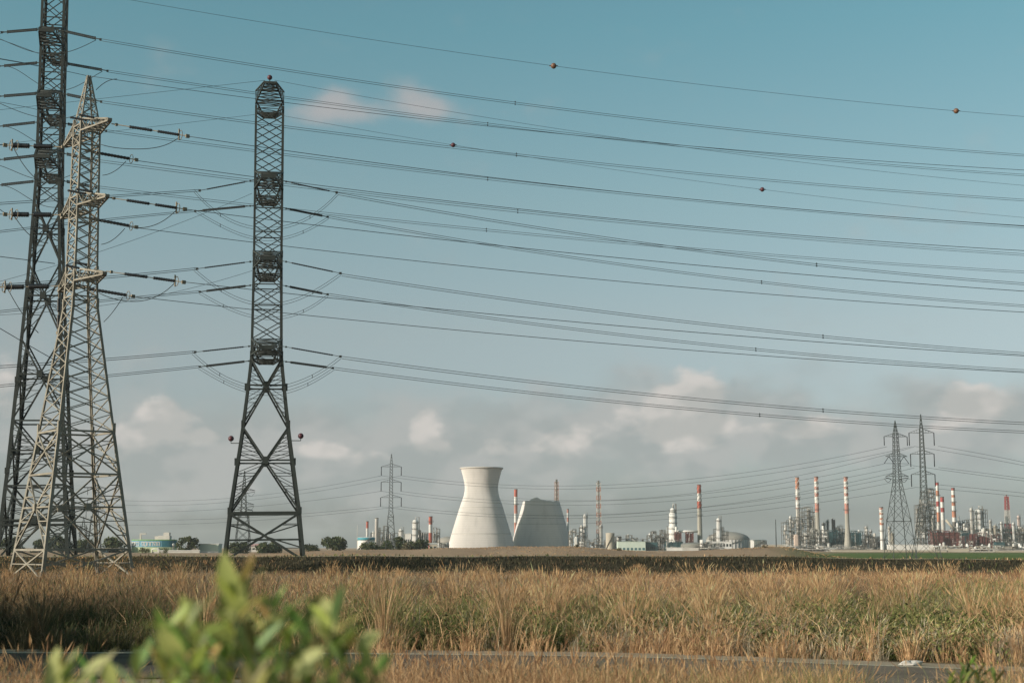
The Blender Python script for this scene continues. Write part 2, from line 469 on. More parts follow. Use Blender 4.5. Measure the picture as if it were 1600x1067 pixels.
def lumps(x, y, seed, scale):
    """cheap smooth noise in 0..1"""
    r = np.random.default_rng(seed); s = 0
    for k in range(6):
        a = r.uniform(0, 6.28); f = scale * r.uniform(.5, 1.8); p = r.uniform(0, 6.28)
        s = s + np.sin((x * math.cos(a) + y * math.sin(a)) * f + p)
    return np.clip(.5 + s / 6.5, 0, 1)

ROADPTS = [on_ground(*p) for p in ROAD_FAR]
def road_y(x): return np.interp(x, [p.x for p in ROADPTS], [p.y for p in ROADPTS])

def scatter(n, y0, y1, spread=.39, power=1.0):
    """points denser towards the camera, across the view and a little beyond"""
    t = NR.uniform(0, 1, n) ** power
    y = y0 * (y1 / y0) ** t
    x = NR.uniform(-spread, spread, n) * (y + 6)
    return x, y

STRAW = np.array([(.32, .215, .110), (.38, .27, .145), (.25, .16, .085), (.42, .315, .18), (.18, .11, .06), (.30, .22, .12)]) * np.array([1.12, 1.03, 1.04])
OLIVE = np.array([(.085, .10, .030), (.12, .125, .04), (.06, .075, .022), (.16, .15, .06)])
def pick(tab, n, var=.22):
    c = tab[NR.integers(0, len(tab), n)]
    return c * NR.uniform(1 - var, 1 + var, (n, 1))

def shaded_growth_zone(x, y):  # dark green roadside growth, coloured darker still to deepen the tree shadow
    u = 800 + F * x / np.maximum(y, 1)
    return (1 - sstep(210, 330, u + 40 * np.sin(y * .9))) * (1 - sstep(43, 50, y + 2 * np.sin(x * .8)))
def build_grass():
    parts = []
    # tall dry field grass in clumps
    NC = 6800
    cx, cy = scatter(NC, 33, 134, .40, 1.0)
    keep = cy > road_y(cx) + np.where(800 + F * cx / cy < 620, .25, .9 + .8 * lumps(cx, cy, 77, 1.2))
    keep &= (lumps(cx, cy, 17, .55) > .36) | (NR.uniform(0, 1, NC) < .35 + .65 * sstep(44, 75, cy))
    cx, cy = cx[keep], cy[keep]
    per = 54
    n = len(cx) * per
    ci = np.repeat(np.arange(len(cx)), per)
    far = sstep(40, 110, cy)[ci]
    sp = (.13 + .6 * far) * (.6 + .9 * NR.uniform(0, 1, len(cx)) ** 2)[ci]
    ox, oy = NR.normal(0, 1, n), NR.normal(0, 1, n)
    x = cx[ci] + ox * sp; y = cy[ci] + oy * sp
    ch = (.30 + .62 * lumps(cx, cy, 3, .25) + .38 * lumps(cx, cy, 13, .8) + NR.gamma(1.3, .19, len(cx)))[ci] * (1 - .60 * far)
    h = np.clip(ch * NR.uniform(.45, 1.15, n), .2, 1.75)
    h *= 1 - .5 * (1 - sstep(.6, 4.5, y - road_y(x)))
    cl = NR.normal(.32, .16, len(cx))[ci]; ca = NR.normal(.4, 1.1, len(cx))[ci]
    lean = np.clip(cl * .8 + .36 * np.hypot(ox, oy) + NR.normal(0, .2, n), 0, 1.25)
    az = np.where(NR.uniform(0, 1, n) < .62, np.arctan2(oy, ox) + NR.normal(0, .4, n), ca + NR.normal(0, .9, n))
    stiff = (NR.uniform(0, 1, len(cx)) < .22)[ci] & (NR.uniform(0, 1, n) < .3); lean[stiff] *= .35; h[stiff] *= 1.28
    w = .0075 + .011 * far + NR.uniform(0, .005, n)
    tint = pick(STRAW, n)
    tint *= (.62 + .62 * lumps(x, y, 8, .12))[:, None] * (.8 + .4 * lumps(x, y, 9, .5))[:, None]
    bro = sstep(.52, .72, lumps(x, y, 23, .30))[:, None]; tint = tint * (1 - bro * np.array([.36, .40, .42]))
    gry = (NR.uniform(0, 1, len(cx)) < .25)[ci][:, None]; tint = np.where(gry, tint.mean(1, keepdims=True) * np.array([.92, .78, .56]), tint)
    red = lumps(x, y, 21, .10)[:, None]
    tint *= 1 + (red - .5) * np.array([.15, -.10, -.25])
    g = (lumps(cx, cy, 5, .22) > .60)[ci] & (NR.uniform(0, 1, n) < .6 * (1 - far))
    tint[g] = pick(OLIVE, int(g.sum())) * 1.5
    # the rank growth at the left: dark green, tree shade mixed into the colour
    rank_shade = shaded_growth_zone(x, y) * NR.uniform(.55, 1.1, n)
    tint = tint * (1 - .80 * np.clip(rank_shade, 0, 1))[:, None] + np.array([.018, .022, .009]) * np.clip(rank_shade, 0, 1)[:, None]
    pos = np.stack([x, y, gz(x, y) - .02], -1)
    v, t = blade_mesh('g', pos, h, w, lean, az, tint, None); parts.append((v, t, BF))
    # seed heads
    k = NR.uniform(0, 1, n) < .42
    top = v[k, 4]; mid = (v[k, 2] + v[k, 3]) / 2; d = top - mid; d /= np.linalg.norm(d, axis=1)[:, None]
    hv, ht = head_mesh(top, d, NR.uniform(.14, .30, k.sum()), NR.uniform(.010, .028, k.sum()) * (1 + .8 * far[k]), np.clip(tint[k] * 1.15 + .02, 0, .6))
    parts.append((hv, ht, [(0, 1, 2, 3)]))
    # sparse grass on the near verge, in front of the road
    NCn = 900
    cx = NR.uniform(-.42, .42, NCn); cy = NR.uniform(15.5, 24.5, NCn); cx = cx * (cy + 3); uu = 800 + F * cx / cy
    dens = np.interp(uu, [-200, 30, 120, 330, 580, 640, 1290, 1340, 1470, 1510, 1800], [.9, .8, .5, .45, .8, 1.0, 1.0, .3, .3, 1.0, 1.0])
    keep = (lumps(cx, cy, 31, .8) * .7 + NR.uniform(0, .55, NCn) < dens); cx, cy = cx[keep], cy[keep]
    per = 74; n = len(cx) * per; ci = np.repeat(np.arange(len(cx)), per)
    x = cx[ci] + NR.normal(0, .20, n); y = cy[ci] + NR.normal(0, .20, n)
    hh = (2.45 - .0785 * cy - .0 * cx); hh = np.clip((hh + .17) * NR.uniform(.75, 1.22, len(cx)), .35, 1.6)
    h = hh[ci] * NR.uniform(.6, 1.05, n); lean = np.clip(NR.normal(.5, .3, n), 0, 1.2); az = NR.uniform(0, 6.28, n)
    tint = pick(STRAW, n) * .95
    g = (lumps(cx, cy, 15, .7) > .55)[ci] & (NR.uniform(0, 1, n) < .7)
    tint[g] = pick(OLIVE, int(g.sum())) * 1.6
    pos = np.stack([x, y, gz(x, y)], -1)
    v, t = blade_mesh('g', pos, h, NR.uniform(.004, .009, n), lean, az, tint, None); parts.append((v, t, BF))
    k = NR.uniform(0, 1, n) < .30; k &= ~g
    top = v[k, 4]; mid = (v[k, 2] + v[k, 3]) / 2; d = top - mid; d /= np.linalg.norm(d, axis=1)[:, None]
    hv, ht = head_mesh(top, d, NR.uniform(.10, .24, k.sum()), NR.uniform(.008, .022, k.sum()), np.clip(tint[k] * 1.2, 0, .6))
    parts.append((hv, ht, [(0, 1, 2, 3)]))
    # tall fans of feathery grass standing above the rest
    NT = 150; cx, cy = scatter(NT, 34.5, 62, .39, 1.0); cy[100:] = NR.uniform(62, 128, 50); cx[100:] = NR.uniform(-.39, .39, 50) * cy[100:]
    cy = np.maximum(cy, road_y(cx) + 2.0)
    per = 120; n = NT * per; ci = np.repeat(np.arange(NT), per); a = NR.uniform(0, 6.28, n); rr = np.abs(NR.normal(0, 1, n))
    x = cx[ci] + .12 * rr * np.cos(a); y = cy[ci] + .12 * rr * np.sin(a); hh = (NR.uniform(1.15, 1.95, NT) * np.where(cy > 80, .8, 1))[ci]
    pos = np.stack([x, y, gz(x, y)], -1); h = hh * NR.uniform(.6, 1.05, n)
    tint = pick(STRAW[[0, 1, 3, 5]], n, .15) * NR.uniform(.8, 1.15, NT)[ci][:, None]
    rk = np.clip(shaded_growth_zone(x, y), 0, 1)[:, None]; tint = tint * (1 - .6 * rk)  # fans darkened in colour inside the tree shadow
    v, t = blade_mesh('g', pos, h, NR.uniform(.010, .02, n) * np.where(y > 80, 1.6, 1), np.clip(.18 + .33 * rr, 0, 1.1), a, tint, None); parts.append((v, t, BF))
    k = NR.uniform(0, 1, n) < .4; top = v[k, 4]; mid = (v[k, 2] + v[k, 3]) / 2; d = top - mid; d /= np.linalg.norm(d, axis=1)[:, None]
    hv, ht = head_mesh(top, d, NR.uniform(.2, .42, k.sum()), NR.uniform(.02, .05, k.sum()), np.clip(tint[k] * 1.2, 0, .5)); parts.append((hv, ht, [(0, 1, 2, 3)]))
    # long fallen stalks
    n = 260; x, y = scatter(n, 34, 60, .38); y = np.maximum(y, road_y(x) + 2.2)
    pos = np.stack([x, y, gz(x, y)], -1)
    v, t = blade_mesh('g', pos, NR.uniform(1.0, 1.7, n), np.full(n, .022), NR.uniform(.5, 1.0, n), NR.choice([.3, 2.8], n) + NR.normal(0, .4, n), pick(STRAW[3:4], n) * 1.15, None); parts.append((v, t, BF))
    o = mesh_from(parts, 'dry_grass', M_GRASS); tag(o, 'tall straw coloured grass with feathery seed heads across the field', 'grass', kind='stuff')

    # green weeds low in the field
    parts = []
    NC = 1900
    cx, cy = scatter(NC, 33.5, 74, .40, 1.15); cy = np.maximum(cy, road_y(cx) + 2.6 + NR.uniform(0, 3, NC))
    ex = [on_ground(a + NR.uniform(-14, 14), b_) for a, b_ in [(725, 1012), (790, 1008), (925, 1006), (1000, 1012), (1062, 1004), (1120, 1000), (1190, 1010), (1245, 1003), (1310, 1012), (1335, 1016), (1372, 1008), (1442, 1010), (1490, 1016), (1545, 1012), (640, 1004), (600, 1008), (1275, 985), (1150, 980), (880, 985), (1420, 984), (700, 985), (1580, 992)]]
    cx = np.concatenate([cx, [e.x for e in ex], [e.x + .7 for e in ex]]); cy = np.concatenate([cy, [e.y for e in ex], [e.y + .5 for e in ex]]); nex = 2 * len(ex)
    rz_ = shaded_growth_zone(cx, cy); keepx = np.arange(len(cx)) >= len(cx) - nex
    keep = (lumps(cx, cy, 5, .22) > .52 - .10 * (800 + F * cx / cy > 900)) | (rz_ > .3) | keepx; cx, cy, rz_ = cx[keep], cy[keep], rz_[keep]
    per = 330; n = len(cx) * per; ci = np.repeat(np.arange(len(cx)), per)
    R = (NR.uniform(.3, .75, len(cx)) + .35 * (NR.uniform(0, 1, len(cx)) < .2) + np.where(np.arange(len(cx)) >= len(cx) - nex, .22, 0))[ci]
    u = NR.normal(0, 1, (n, 3)); u /= np.linalg.norm(u, axis=1)[:, None]; u *= (NR.uniform(0, 1, n) ** .4)[:, None]
    cpos = np.stack([cx[ci] + u[:, 0] * R * 1.2, cy[ci] + u[:, 1] * R * 1.2, gz(cx, cy)[ci] + np.abs(u[:, 2]) * R * 1.05], -1)
    a = NR.normal(0, 1, (n, 3)); a /= np.linalg.norm(a, axis=1)[:, None]; b = np.cross(a, NR.normal(0, 1, (n, 3))); b /= np.linalg.norm(b, axis=1)[:, None]
    s = NR.uniform(.03, .085, n)[:, None]
    v = np.stack([cpos - a * s, cpos - b * s * .35, cpos + a * s, cpos + b * s * .35], 1)
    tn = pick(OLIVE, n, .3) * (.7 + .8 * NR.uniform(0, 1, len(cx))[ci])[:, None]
    tn = tn * (1 - .72 * rz_[ci])[:, None]  # weeds there take the shade in their tint too
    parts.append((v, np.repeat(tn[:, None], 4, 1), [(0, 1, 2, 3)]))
    o = mesh_from(parts, 'green_weeds', M_GRASS); tag(o, 'olive green weeds low among the dry grass', 'weeds', kind='stuff')

    # dark scrub on the bank with pale stalks
    parts = []
    n = 60000; x = NR.uniform(-75, 75, n); y = NR.uniform(136.5, 152, n)
    g0 = lumps(x, y * 3, 41, .35)
    pos = np.stack([x, y, gz(x, y)], -1)
    tn = np.where((NR.uniform(0, 1, n) < .05 + .16 * (g0 > .66))[:, None], pick(STRAW, n) * .55, np.array([.032, .030, .017]) * NR.uniform(.5, 2.2, (n, 1)))
    leftish = sstep(.02, -.22, x / y)[:, None] if False else (1 - sstep(-.30, -.10, x / y))[:, None]
    tn = tn * (1 + 1.6 * leftish * NR.uniform(.2, 1, (n, 1)) * np.array([1.1, .8, .6]))
    v, t = blade_mesh('g', pos, NR.uniform(.12, .5, n) * (.6 + .8 * lumps(x, y, 43, .5)) * (1 - .75 * sstep(146.5, 150.5, y)), NR.uniform(.03, .09, n), NR.uniform(.3, 1.3, n), NR.uniform(0, 6.28, n), tn, None)
    parts.append((v, t, BF))
    o = mesh_from(parts, 'bank_scrub', M_GRASS); tag(o, 'dark low scrub covering the bank behind the dry grass', 'scrub', kind='stuff')

    # low rough growth on and behind the mound
    parts = []
    n = 26000; y = NR.uniform(156, 345, n); x = NR.uniform(-.40, .40, n) * y
    u = 800 + F * x / y
    keep = (u < 1260) | (NR.uniform(0, 1, n) < .15); x, y, u = x[keep], y[keep], u[keep]; n = len(x)
    pos = np.stack([x, y, gz(x, y)], -1)
    tn = np.where((lumps(x, y, 51, .06) > .5)[:, None], pick(OLIVE, n) * 1.0, pick(STRAW, n) * .8)
    v, t = blade_mesh('g', pos, NR.uniform(.15, .45, n), NR.uniform(.10, .25, n), NR.uniform(.1, .8, n), NR.uniform(0, 6.28, n), tn, None); parts.append((v, t, BF))
    n = 7000; y = NR.uniform(350, 470, n); x = NR.uniform(-.20, .24, n) * y
    keep = lumps(x, y, 61, .05) > .45; x, y = x[keep], y[keep]; n = len(x)
    pos = np.stack([x, y, gz(x, y)], -1)
    v, t = blade_mesh('g', pos, NR.uniform(.08, .22, n), NR.uniform(.15, .4, n), NR.uniform(.1, .8, n), NR.uniform(0, 6.28, n), pick(STRAW[:2], n) * .72, None); parts.append((v, t, BF))
    o = mesh_from(parts, 'rough_grass', M_GRASS); tag(o, 'short rough grass on the mound and flats before the refinery', 'grass', kind='stuff')
build_grass()

# ------------------------------------------------------------------ leaves and trees
def leaf_cloud(centres, radii, n, size, tab, var=.3, squash=1.0):
    """n leaf clumps spread through a set of balls, thinner towards their middles"""
    k = NR.integers(0, len(centres), n); c = np.array(centres)[k]; r = np.array(radii)[k]
    u = NR.normal(0, 1, (n, 3)); u /= np.linalg.norm(u, axis=1)[:, None]
    u *= (NR.uniform(.12, 1, n) ** .45)[:, None]; u[:, 2] *= squash
    p = c + u * r[:, None]
    a = NR.normal(0, 1, (n, 3)); a /= np.linalg.norm(a, axis=1)[:, None]
    b = np.cross(a, NR.normal(0, 1, (n, 3))); b /= np.linalg.norm(b, axis=1)[:, None]
    s = (NR.uniform(.6, 1.4, n) * size)[:, None]
    v = np.stack([p - a * s, p - b * s * .55, p + a * s, p + b * s * .55], 1)
    lump = NR.uniform(.75, 1.3, len(centres))[k][:, None]
    t = pick(np.array(tab), n, var) * lump
    return v, np.repeat(t[:, None], 4, 1), [(0, 1, 2, 3)]
TREE_TAB = [(.040, .055, .020), (.055, .068, .026), (.030, .045, .018), (.075, .08, .035)]
def tree(name, label, x, y, h, wd, n=1400, tab=TREE_TAB, group=None, balls=11, trunk=.22, size=None):
    z = float(gz(x, y))
    t = thing(name, label, 'tree', (x, y, z - .1), group=group)
    mb = MB(); th = h * .45
    mb.tube([(0, 0, 0), (.05 * wd, 0, th * .5), (0, .03 * wd, th)], [h * .035, h * .028, h * .018], 7)
    cs, rs = [], []
    for i in range(balls):
        a = RND.uniform(0, 6.28); q = RND.uniform(0, 1) ** .6
        zz = h * RND.uniform(trunk + .12, .90) * RND.uniform(.8, 1.0)
        wr = wd * .5 * (1 - ((zz / h - .45) / .62) ** 2)
        r = wd * RND.uniform(.15, .25)
        c = (math.cos(a) * q * max(wr - r * .4, 0), math.sin(a) * q * max(wr - r * .4, 0), min(zz, h - r * .8))
        cs.append(c); rs.append(r)
        if i < 6: mb.tube([(0, 0, th * RND.uniform(.55, 1)), (c[0] * .5, c[1] * .5, (th + c[2]) / 2), c], [h * .014, h * .010, h * .004], 5)
    mb.build('trunk', M_BARK, t)
    o = mesh_from([leaf_cloud(cs, rs, n, size or wd * .045, tab, squash=.85)], 'crown', M_LEAF); o.parent = t
    return t
def tree_px(name, label, px, ytop, ybase, wpx, Y, **k):
    s = Y / F; x = P(px, 855, Y).x; z = float(gz(x, Y))
    tree(name, label, x, Y, P(px, ytop, Y).z - z, wpx * s, **k)

G1 = 'trees before the refinery'
tree_px('broad_tree', 'rounded dark tree standing beside the long teal banner building', 292, 837, 862, 36, 760, group=G1, n=1800, trunk=-.1)
tree_px('broad_tree', 'small tree behind the left leg of the central dark pylon', 372, 845, 862, 40, 700, group=G1, trunk=-.1)
tree_px('broad_tree', 'low spreading tree framed between the legs of the central dark pylon', 418, 847, 862, 50, 720, group=G1, trunk=-.1)
tree_px('broad_tree', 'tree just right of the central dark pylon, left neighbour of a wider tree', 486, 849, 862, 30, 740, group=G1, trunk=-.1)
tree_px('broad_tree', 'wide low tree alone on the mound between dark pylon and slim pylon', 522, 838, 862, 48, 730, group=G1, n=2000, trunk=-.1)
for i, (px, yt, wp, lb) in enumerate([(578, 846, 34, 'leftmost tree of the clump under the slim pylon, beside the turquoise rimmed tank'),
        (600, 841, 36, 'dark tree in the clump left of the slim pylon base'), (622, 838, 34, 'tallest tree of the clump, right behind the slim pylon'),
        (640, 847, 30, 'brownish thin tree in the clump right of the slim pylon'), (655, 842, 34, 'dark tree of the clump below the fat white column'),
        (668, 849, 22, 'rightmost small tree of the clump, below the red banded chimney')]):
    tree_px('broad_tree', lb, px, yt, 864, wp, 690 + 9 * (i % 3), group=G1, tab=TREE_TAB if i != 3 else [(.11, .095, .06), (.085, .08, .045)], n=1500, trunk=-.1)
for i, (px, yt, wp, lb) in enumerate([(22, 838, 44, 'hazy tree at the far left edge behind the tall dark pylon'), (62, 842, 40, 'hazy tree seen through the legs of the pale pylon, left one'),
        (95, 836, 46, 'taller hazy tree seen through the middle of the pale pylon'), (128, 840, 40, 'hazy tree behind the dark right legs of the tall left pylon'), (176, 838, 46, 'hazy tree left of the banner building, behind the pale pylon right leg')]):
    tree_px('broad_tree', lb, px, yt, 862, wp, 780 + 14 * (i % 3), group=G1, trunk=-.1)
for px, wp, lb in [(226, 22, 'low bush at the left foot of the teal banner building'), (256, 16, 'low bush right of the white gate before the banner building')]:
    tree_px('low_bush', lb, px, 854, 863, wp, 700, group=G1, n=500, trunk=0, tab=[(.09, .085, .04), (.06, .07, .025)])
for px, yb, wp, lb in [(968, 861, 9, 'small brown bush on the mound below the low white shed'), (900, 860, 7, 'tiny bush on the mound right of the ruined cooling tower'), (1195, 861, 12, 'low bush on the slope under the right domed tank')]:
    x = P(px, 855, 405).x; tree('low_bush', lb, x, 405, 1.0, wp * 405 / F, n=220, trunk=0, tab=[(.12, .09, .05), (.09, .08, .04)], group='bushes on the mound', size=.14)

# trees out of frame on the left whose shadow falls across the near field
tree('broad_tree', 'full roadside tree left of view, shading the near grass', -25.5, 31.0, 8.6, 9.5, n=6500, balls=18, size=.32, trunk=-.05)
tree('broad_tree', 'third roadside tree left of view, farther from the road', -29.5, 37.0, 7.5, 8.5, n=5200, balls=16, size=.32, trunk=-.05)
tree('broad_tree', 'second roadside tree left of view, beside the fuller one', -24, 25.5, 7.0, 9, n=5200, balls=16, size=.32, trunk=-.05)

# ------------------------------------------------------------------ leafy shrubs close to the camera
def leaf(v, t, p, d, n, L, W, col):
    """one lance-shaped leaf with a folded midrib: p base, d direction, n face normal"""
    d = d.normalized(); s = d.cross(n).normalized(); n = s.cross(d).normalized()
    q = [p]
    for f, wf, dr in ((.22, .62, .00), (.5, 1, -.03), (.78, .66, -.09)):
        c = p + d * (L * f) + n * (L * dr)
        q += [c - s * (W / 2 * wf) + n * (W * .12), c, c + s * (W / 2 * wf) + n * (W * .12)]
    q.append(p + d * L + n * (-L * .17))
    v.append([tuple(a) for a in q]); t.append([col] * 11)
LEAF_F = [(0, 2, 1), (0, 3, 2), (1, 2, 5, 4), (2, 3, 6, 5), (4, 5, 8, 7), (5, 6, 9, 8), (7, 8, 10), (8, 9, 10)]
GREENS = [(.175, .195, .055), (.23, .245, .08), (.11, .145, .035), (.27, .28, .11), (.07, .10, .025)]
def shrub(label, Y, stems, n_leaf, big=(), tone=1.0):
    b = P(stems[0][0], 1067, Y); zb = float(gz(b.x, b.y))
    t = thing('leafy_shrub', label, 'shrub', (b.x, b.y, zb))
    O = Vector((b.x, b.y, zb)); mb = MB(); v, tt = [], []
    for (px0, py0, dy) in stems:
        top = P(px0, py0, Y + dy) - O; root = Vector((RND.uniform(-.1, .1), RND.uniform(-.1, .1), 0))
        pts = []
        for i in range(9):
            f = i / 8; q = root.lerp(top, f)
            q.x += .14 * math.sin(f * 3.1) * (root.x - top.x); pts.append(q)
        mb.tube(pts, [.013 - .0105 * i / 8 for i in range(9)], 6)
        span = n_leaf
        for k in range(span):
            f = .76 + .24 * (k / span) ** .75
            i = min(int(f * 8), 7); q = pts[i].lerp(pts[i + 1], f * 8 - i)
            a = k * 2.4 + RND.uniform(-.5, .5); up = RND.uniform(.5, 2.0)
            d = Vector((math.cos(a), math.sin(a), up)); nn = Vector((-math.cos(a) * up, -math.sin(a) * up, 1.2)) + Vector((RND.uniform(-.5, .5), RND.uniform(-.5, .5), 0))
            L = RND.uniform(.05, .10) * min(1.6, (Y / 2.6) ** .45); leaf(v, tt, q, d, nn, L, L * RND.uniform(.17, .25), tuple(c * RND.uniform(.7, 1.3) * 1.75 * tone for c in RND.choice(GREENS)))
    for (xa, ya, xb, yb, wpx, dy) in big:
        a = P(xa, ya, Y + dy) - O; e = P(xb, yb, Y + dy - .02) - O
        L = (e - a).length; leaf(v, tt, a, e - a, Vector((-.35, -1, .45)), L, wpx * Y / F, tuple(c * 1.5 for c in RND.choice(GREENS[:2] + GREENS[3:4])))
    mb.build('stem', mat('green_twig', (.10, .11, .04), .7, 0, .2, 8), t)
    o = mesh_from([(np.array(v), np.array(tt), LEAF_F)], 'leaves', M_SHRUB); o.parent = t
    return t
shrub('large blurred green shrub with pale lance shaped leaves close to the lens', 2.6,
      [(375, 905, 0), (345, 985, .1), (290, 975, -.1), (430, 940, .15), (500, 985, .05), (545, 1000, -.05), (255, 1020, .1), (400, 1010, -.15), (470, 1030, .1), (320, 1045, .0), (565, 1050, .1), (430, 1055, -.1), (255, 985, .0), (480, 968, .12), (592, 1042, .05), (212, 1045, .0), (352, 945, .06), (522, 962, -.06), (310, 960, .1), (450, 1000, .0)],
      46, [(372, 960, 343, 862, 38, 0), (380, 965, 376, 885, 30, .03), (398, 965, 340, 955, 24, .05), (285, 1035, 252, 972, 34, -.05), (312, 1010, 280, 930, 30, .05),
           (515, 1000, 505, 935, 46, 0), (430, 945, 405, 935, 16, .1), (370, 1005, 318, 975, 30, 0), (460, 1060, 500, 1010, 36, -.1), (330, 1050, 240, 1010, 30, .05), (555, 1020, 590, 985, 30, .1), (410, 990, 450, 960, 26, .08)])
shrub('small blurred green shrub low in the left foreground', 2.8,
      [(100, 1035, 0), (150, 1050, .1), (85, 1060, -.1), (190, 1068, .1)], 30,
      [(92, 1080, 84, 1012, 38, 0), (118, 1075, 160, 1020, 22, 0), (178, 1075, 165, 1032, 32, 0), (100, 1085, 70, 1050, 34, .05)])
shrub('low dull green shrub at the right foreground beside the road', 9.0,
      [(1500, 1060, 0), (1530, 1045, .3), (1555, 1062, -.2), (1480, 1068, .2), (1512, 1040, .1)], 26, (), tone=.5)

# plastic bag on the verge
def litter():
    p = on_ground(1422, 1039, .1); mb = MB(); n = 9
    vs = [(math.cos(6.28 * j / n) * r * (1 + .35 * math.sin(j * 2.3 + i)), math.sin(6.28 * j / n) * r * .5 * (1 + .4 * math.cos(j * 1.7 + i)), z + .03 * math.sin(j * 3.1 + i))
          for i, (r, z) in enumerate([(.24, .01), (.22, .06), (.13, .08), (.03, .09)]) for j in range(n)]
    mb.add(vs, [(i * n + j, i * n + (j + 1) % n, (i + 1) * n + (j + 1) % n, (i + 1) * n + j) for i in range(3) for j in range(n)])
    o = mb.build('plastic_bag', M_DWHITE, loc=p); tag(o, 'crumpled white plastic bag lying on the sandy road verge', 'litter')
litter()
# ------------------------------------------------------------------ lattice towers
class Tower:
    """square lattice tower in local space: z up from its base, cross-arms along local +-y"""
    def __init__(s, name, label, px, pyb, Y, rz, prof_px, m, leg_w, group=None, lean=0.0):
        b = P(px, 855, Y); s.x, s.y = b.x, Y; s.Y = Y; s.px = px
        s.z0 = float(gz(s.x, s.y)) - .15
        s.t = thing(name, label, 'pylon', (s.x, s.y, s.z0), rz, group)
        s.t.rotation_euler = (0, lean, rz)
        s.m = m; s.leg_w = leg_w; s.rz = rz
        s.prof = [(s.h(py), hw) for py, hw in prof_px]          # (local height, half width), bottom to top
        s.br = MB()
    def h(s, py, dY=0.0): return P(s.px, py, s.Y + dY).z - s.z0
    def hw(s, z): return float(np.interp(z, [p[0] for p in s.prof], [p[1] for p in s.prof]))
    def c(s, i, z):
        k = s.hw(z); sx, sy = ((-1, -1), (1, -1), (1, 1), (-1, 1))[i % 4]
        return Vector((sx * k, sy * k, z))
    def legs(s):
        top = s.prof[-1][0]
        for i in range(4):
            mb = MB(); zs = [p[0] for p in s.prof]
            for a, b in zip(zs, zs[1:]):
                w = s.leg_w * (1 - (.6 if s.m is M_GALV else .45) * (a / top))
                A, B = s.c(i, a), s.c(i, b)
                sx, sy = ((-1, -1), (1, -1), (1, 1), (-1, 1))[i]
                # angle section: two plates meeting at the corner
                mb.bar(A + Vector((-sx * w * .25, 0, 0)), B + Vector((-sx * w * .25, 0, 0)), w, w * .45)
                mb.bar(A + Vector((-sx * w * .03, -sy * w * .5, 0)), B + Vector((-sx * w * .03, -sy * w * .5, 0)), w * .45, w * .9)
                mb.box(A + Vector((-sx * w * .2, -sy * w * .2, .3)), (w * 1.25, w * 1.25, .9))
            mb.build('leg', s.m, s.t)
    def X(s, z0, z1, w, horiz=0, sub=0, wsub=.07):
        for i in range(4):
            a0, b0, a1, b1 = s.c(i, z0), s.c(i + 1, z0), s.c(i, z1), s.c(i + 1, z1)
            s.br.bar(a0, b1, w); s.br.bar(b0, a1, w)
            r = (b0 - a0).length / ((b0 - a0).length + (b1 - a1).length)
            zc = z0 + (z1 - z0) * r; cc = a0.lerp(b1, r)
            if horiz & 1: s.br.bar(a0, b0, w)
            if horiz & 2:
                s.br.bar(s.c(i, zc), s.c(i + 1, zc), w)
                s.br.box(cc, (w * 3.6, w * 3.6, w * 4.5), 0)
            for k in range(sub):                     # redundant members between the legs and the diagonals
                for lo, hi, za, zb in ((a0, cc, z0, zc), (b0, cc, z0, zc), (a1, cc, z1, zc), (b1, cc, z1, zc)):
                    li = i if lo in (a0, a1) else i + 1
                    f = (k + 1) / (sub + 1); q = lo.lerp(hi, f)
                    g = s.c(li, q.z)
                    s.br.bar(g, q, wsub)
                    f2 = min(1, (k + 1.9) / (sub + 1)); q2 = lo.lerp(hi, f2); 
                    s.br.bar(g, q2, wsub)
    def ring(s, z, w):
        for i in range(4): s.br.bar(s.c(i, z), s.c(i + 1, z), w)
    def done(s): s.br.build('lattice_bracing', s.m, s.t)
    def arm(s, z, L, wt, hroot, sgn, w=.16, n=7, tip_h=.35, drop=0):
        """tapering lattice cross-arm towards local y * sgn"""
        mb = MB(); k = s.hw(z); kt = s.hw(z + hroot)
        BL0, BR0 = Vector((-k, sgn * k, z)), Vector((k, sgn * k, z))
        TL0, TR0 = Vector((-kt, sgn * kt, z + hroot)), Vector((kt, sgn * kt, z + hroot))
        BL1, BR1 = Vector((-wt, sgn * L, z - drop)), Vector((wt, sgn * L, z - drop))
        TL1, TR1 = BL1 + Vector((0, 0, tip_h)), BR1 + Vector((0, 0, tip_h))
        for a, b in ((BL0, BL1), (BR0, BR1), (TL0, TL1), (TR0, TR1)): mb.bar(a, b, w * 1.35)
        for i in range(n + 1):
            f = i / n; g = min(1, (i + 1) / n)
            bl, br, tl, tr = (a.lerp(b, f) for a, b in ((BL0, BL1), (BR0, BR1), (TL0, TL1), (TR0, TR1)))
            bl2, br2, tl2, tr2 = (a.lerp(b, g) for a, b in ((BL0, BL1), (BR0, BR1), (TL0, TL1), (TR0, TR1)))
            mb.bar(bl, br, w * .8); mb.bar(tl, tr, w * .7); mb.bar(bl, tl, w * .6); mb.bar(br, tr, w * .6)
            if i < n:
                mb.bar(bl, br2, w * .6); mb.bar(br, bl2, w * .6)
                if i % 2: mb.bar(tl, tr2, w * .55); mb.bar(bl, tl2, w * .55); mb.bar(br2, tr, w * .55)
                else: mb.bar(tr, tl2, w * .55); mb.bar(tl, bl2, w * .55); mb.bar(tr2, br, w * .55)
        mb.box((BL1 + BR1) / 2 + Vector((0, 0, tip_h / 2)), (2 * wt + .12, .22, tip_h + .05))
        return mb.build('cross_arm', s.m, s.t)
    def local(s, p):
        """world point to the tower's own space (rotation about z and the small lean)"""
        M = Matrix.Translation(Vector((s.x, s.y, s.z0))) @ s.t.rotation_euler.to_matrix().to_4x4()
        return M.inverted() @ p
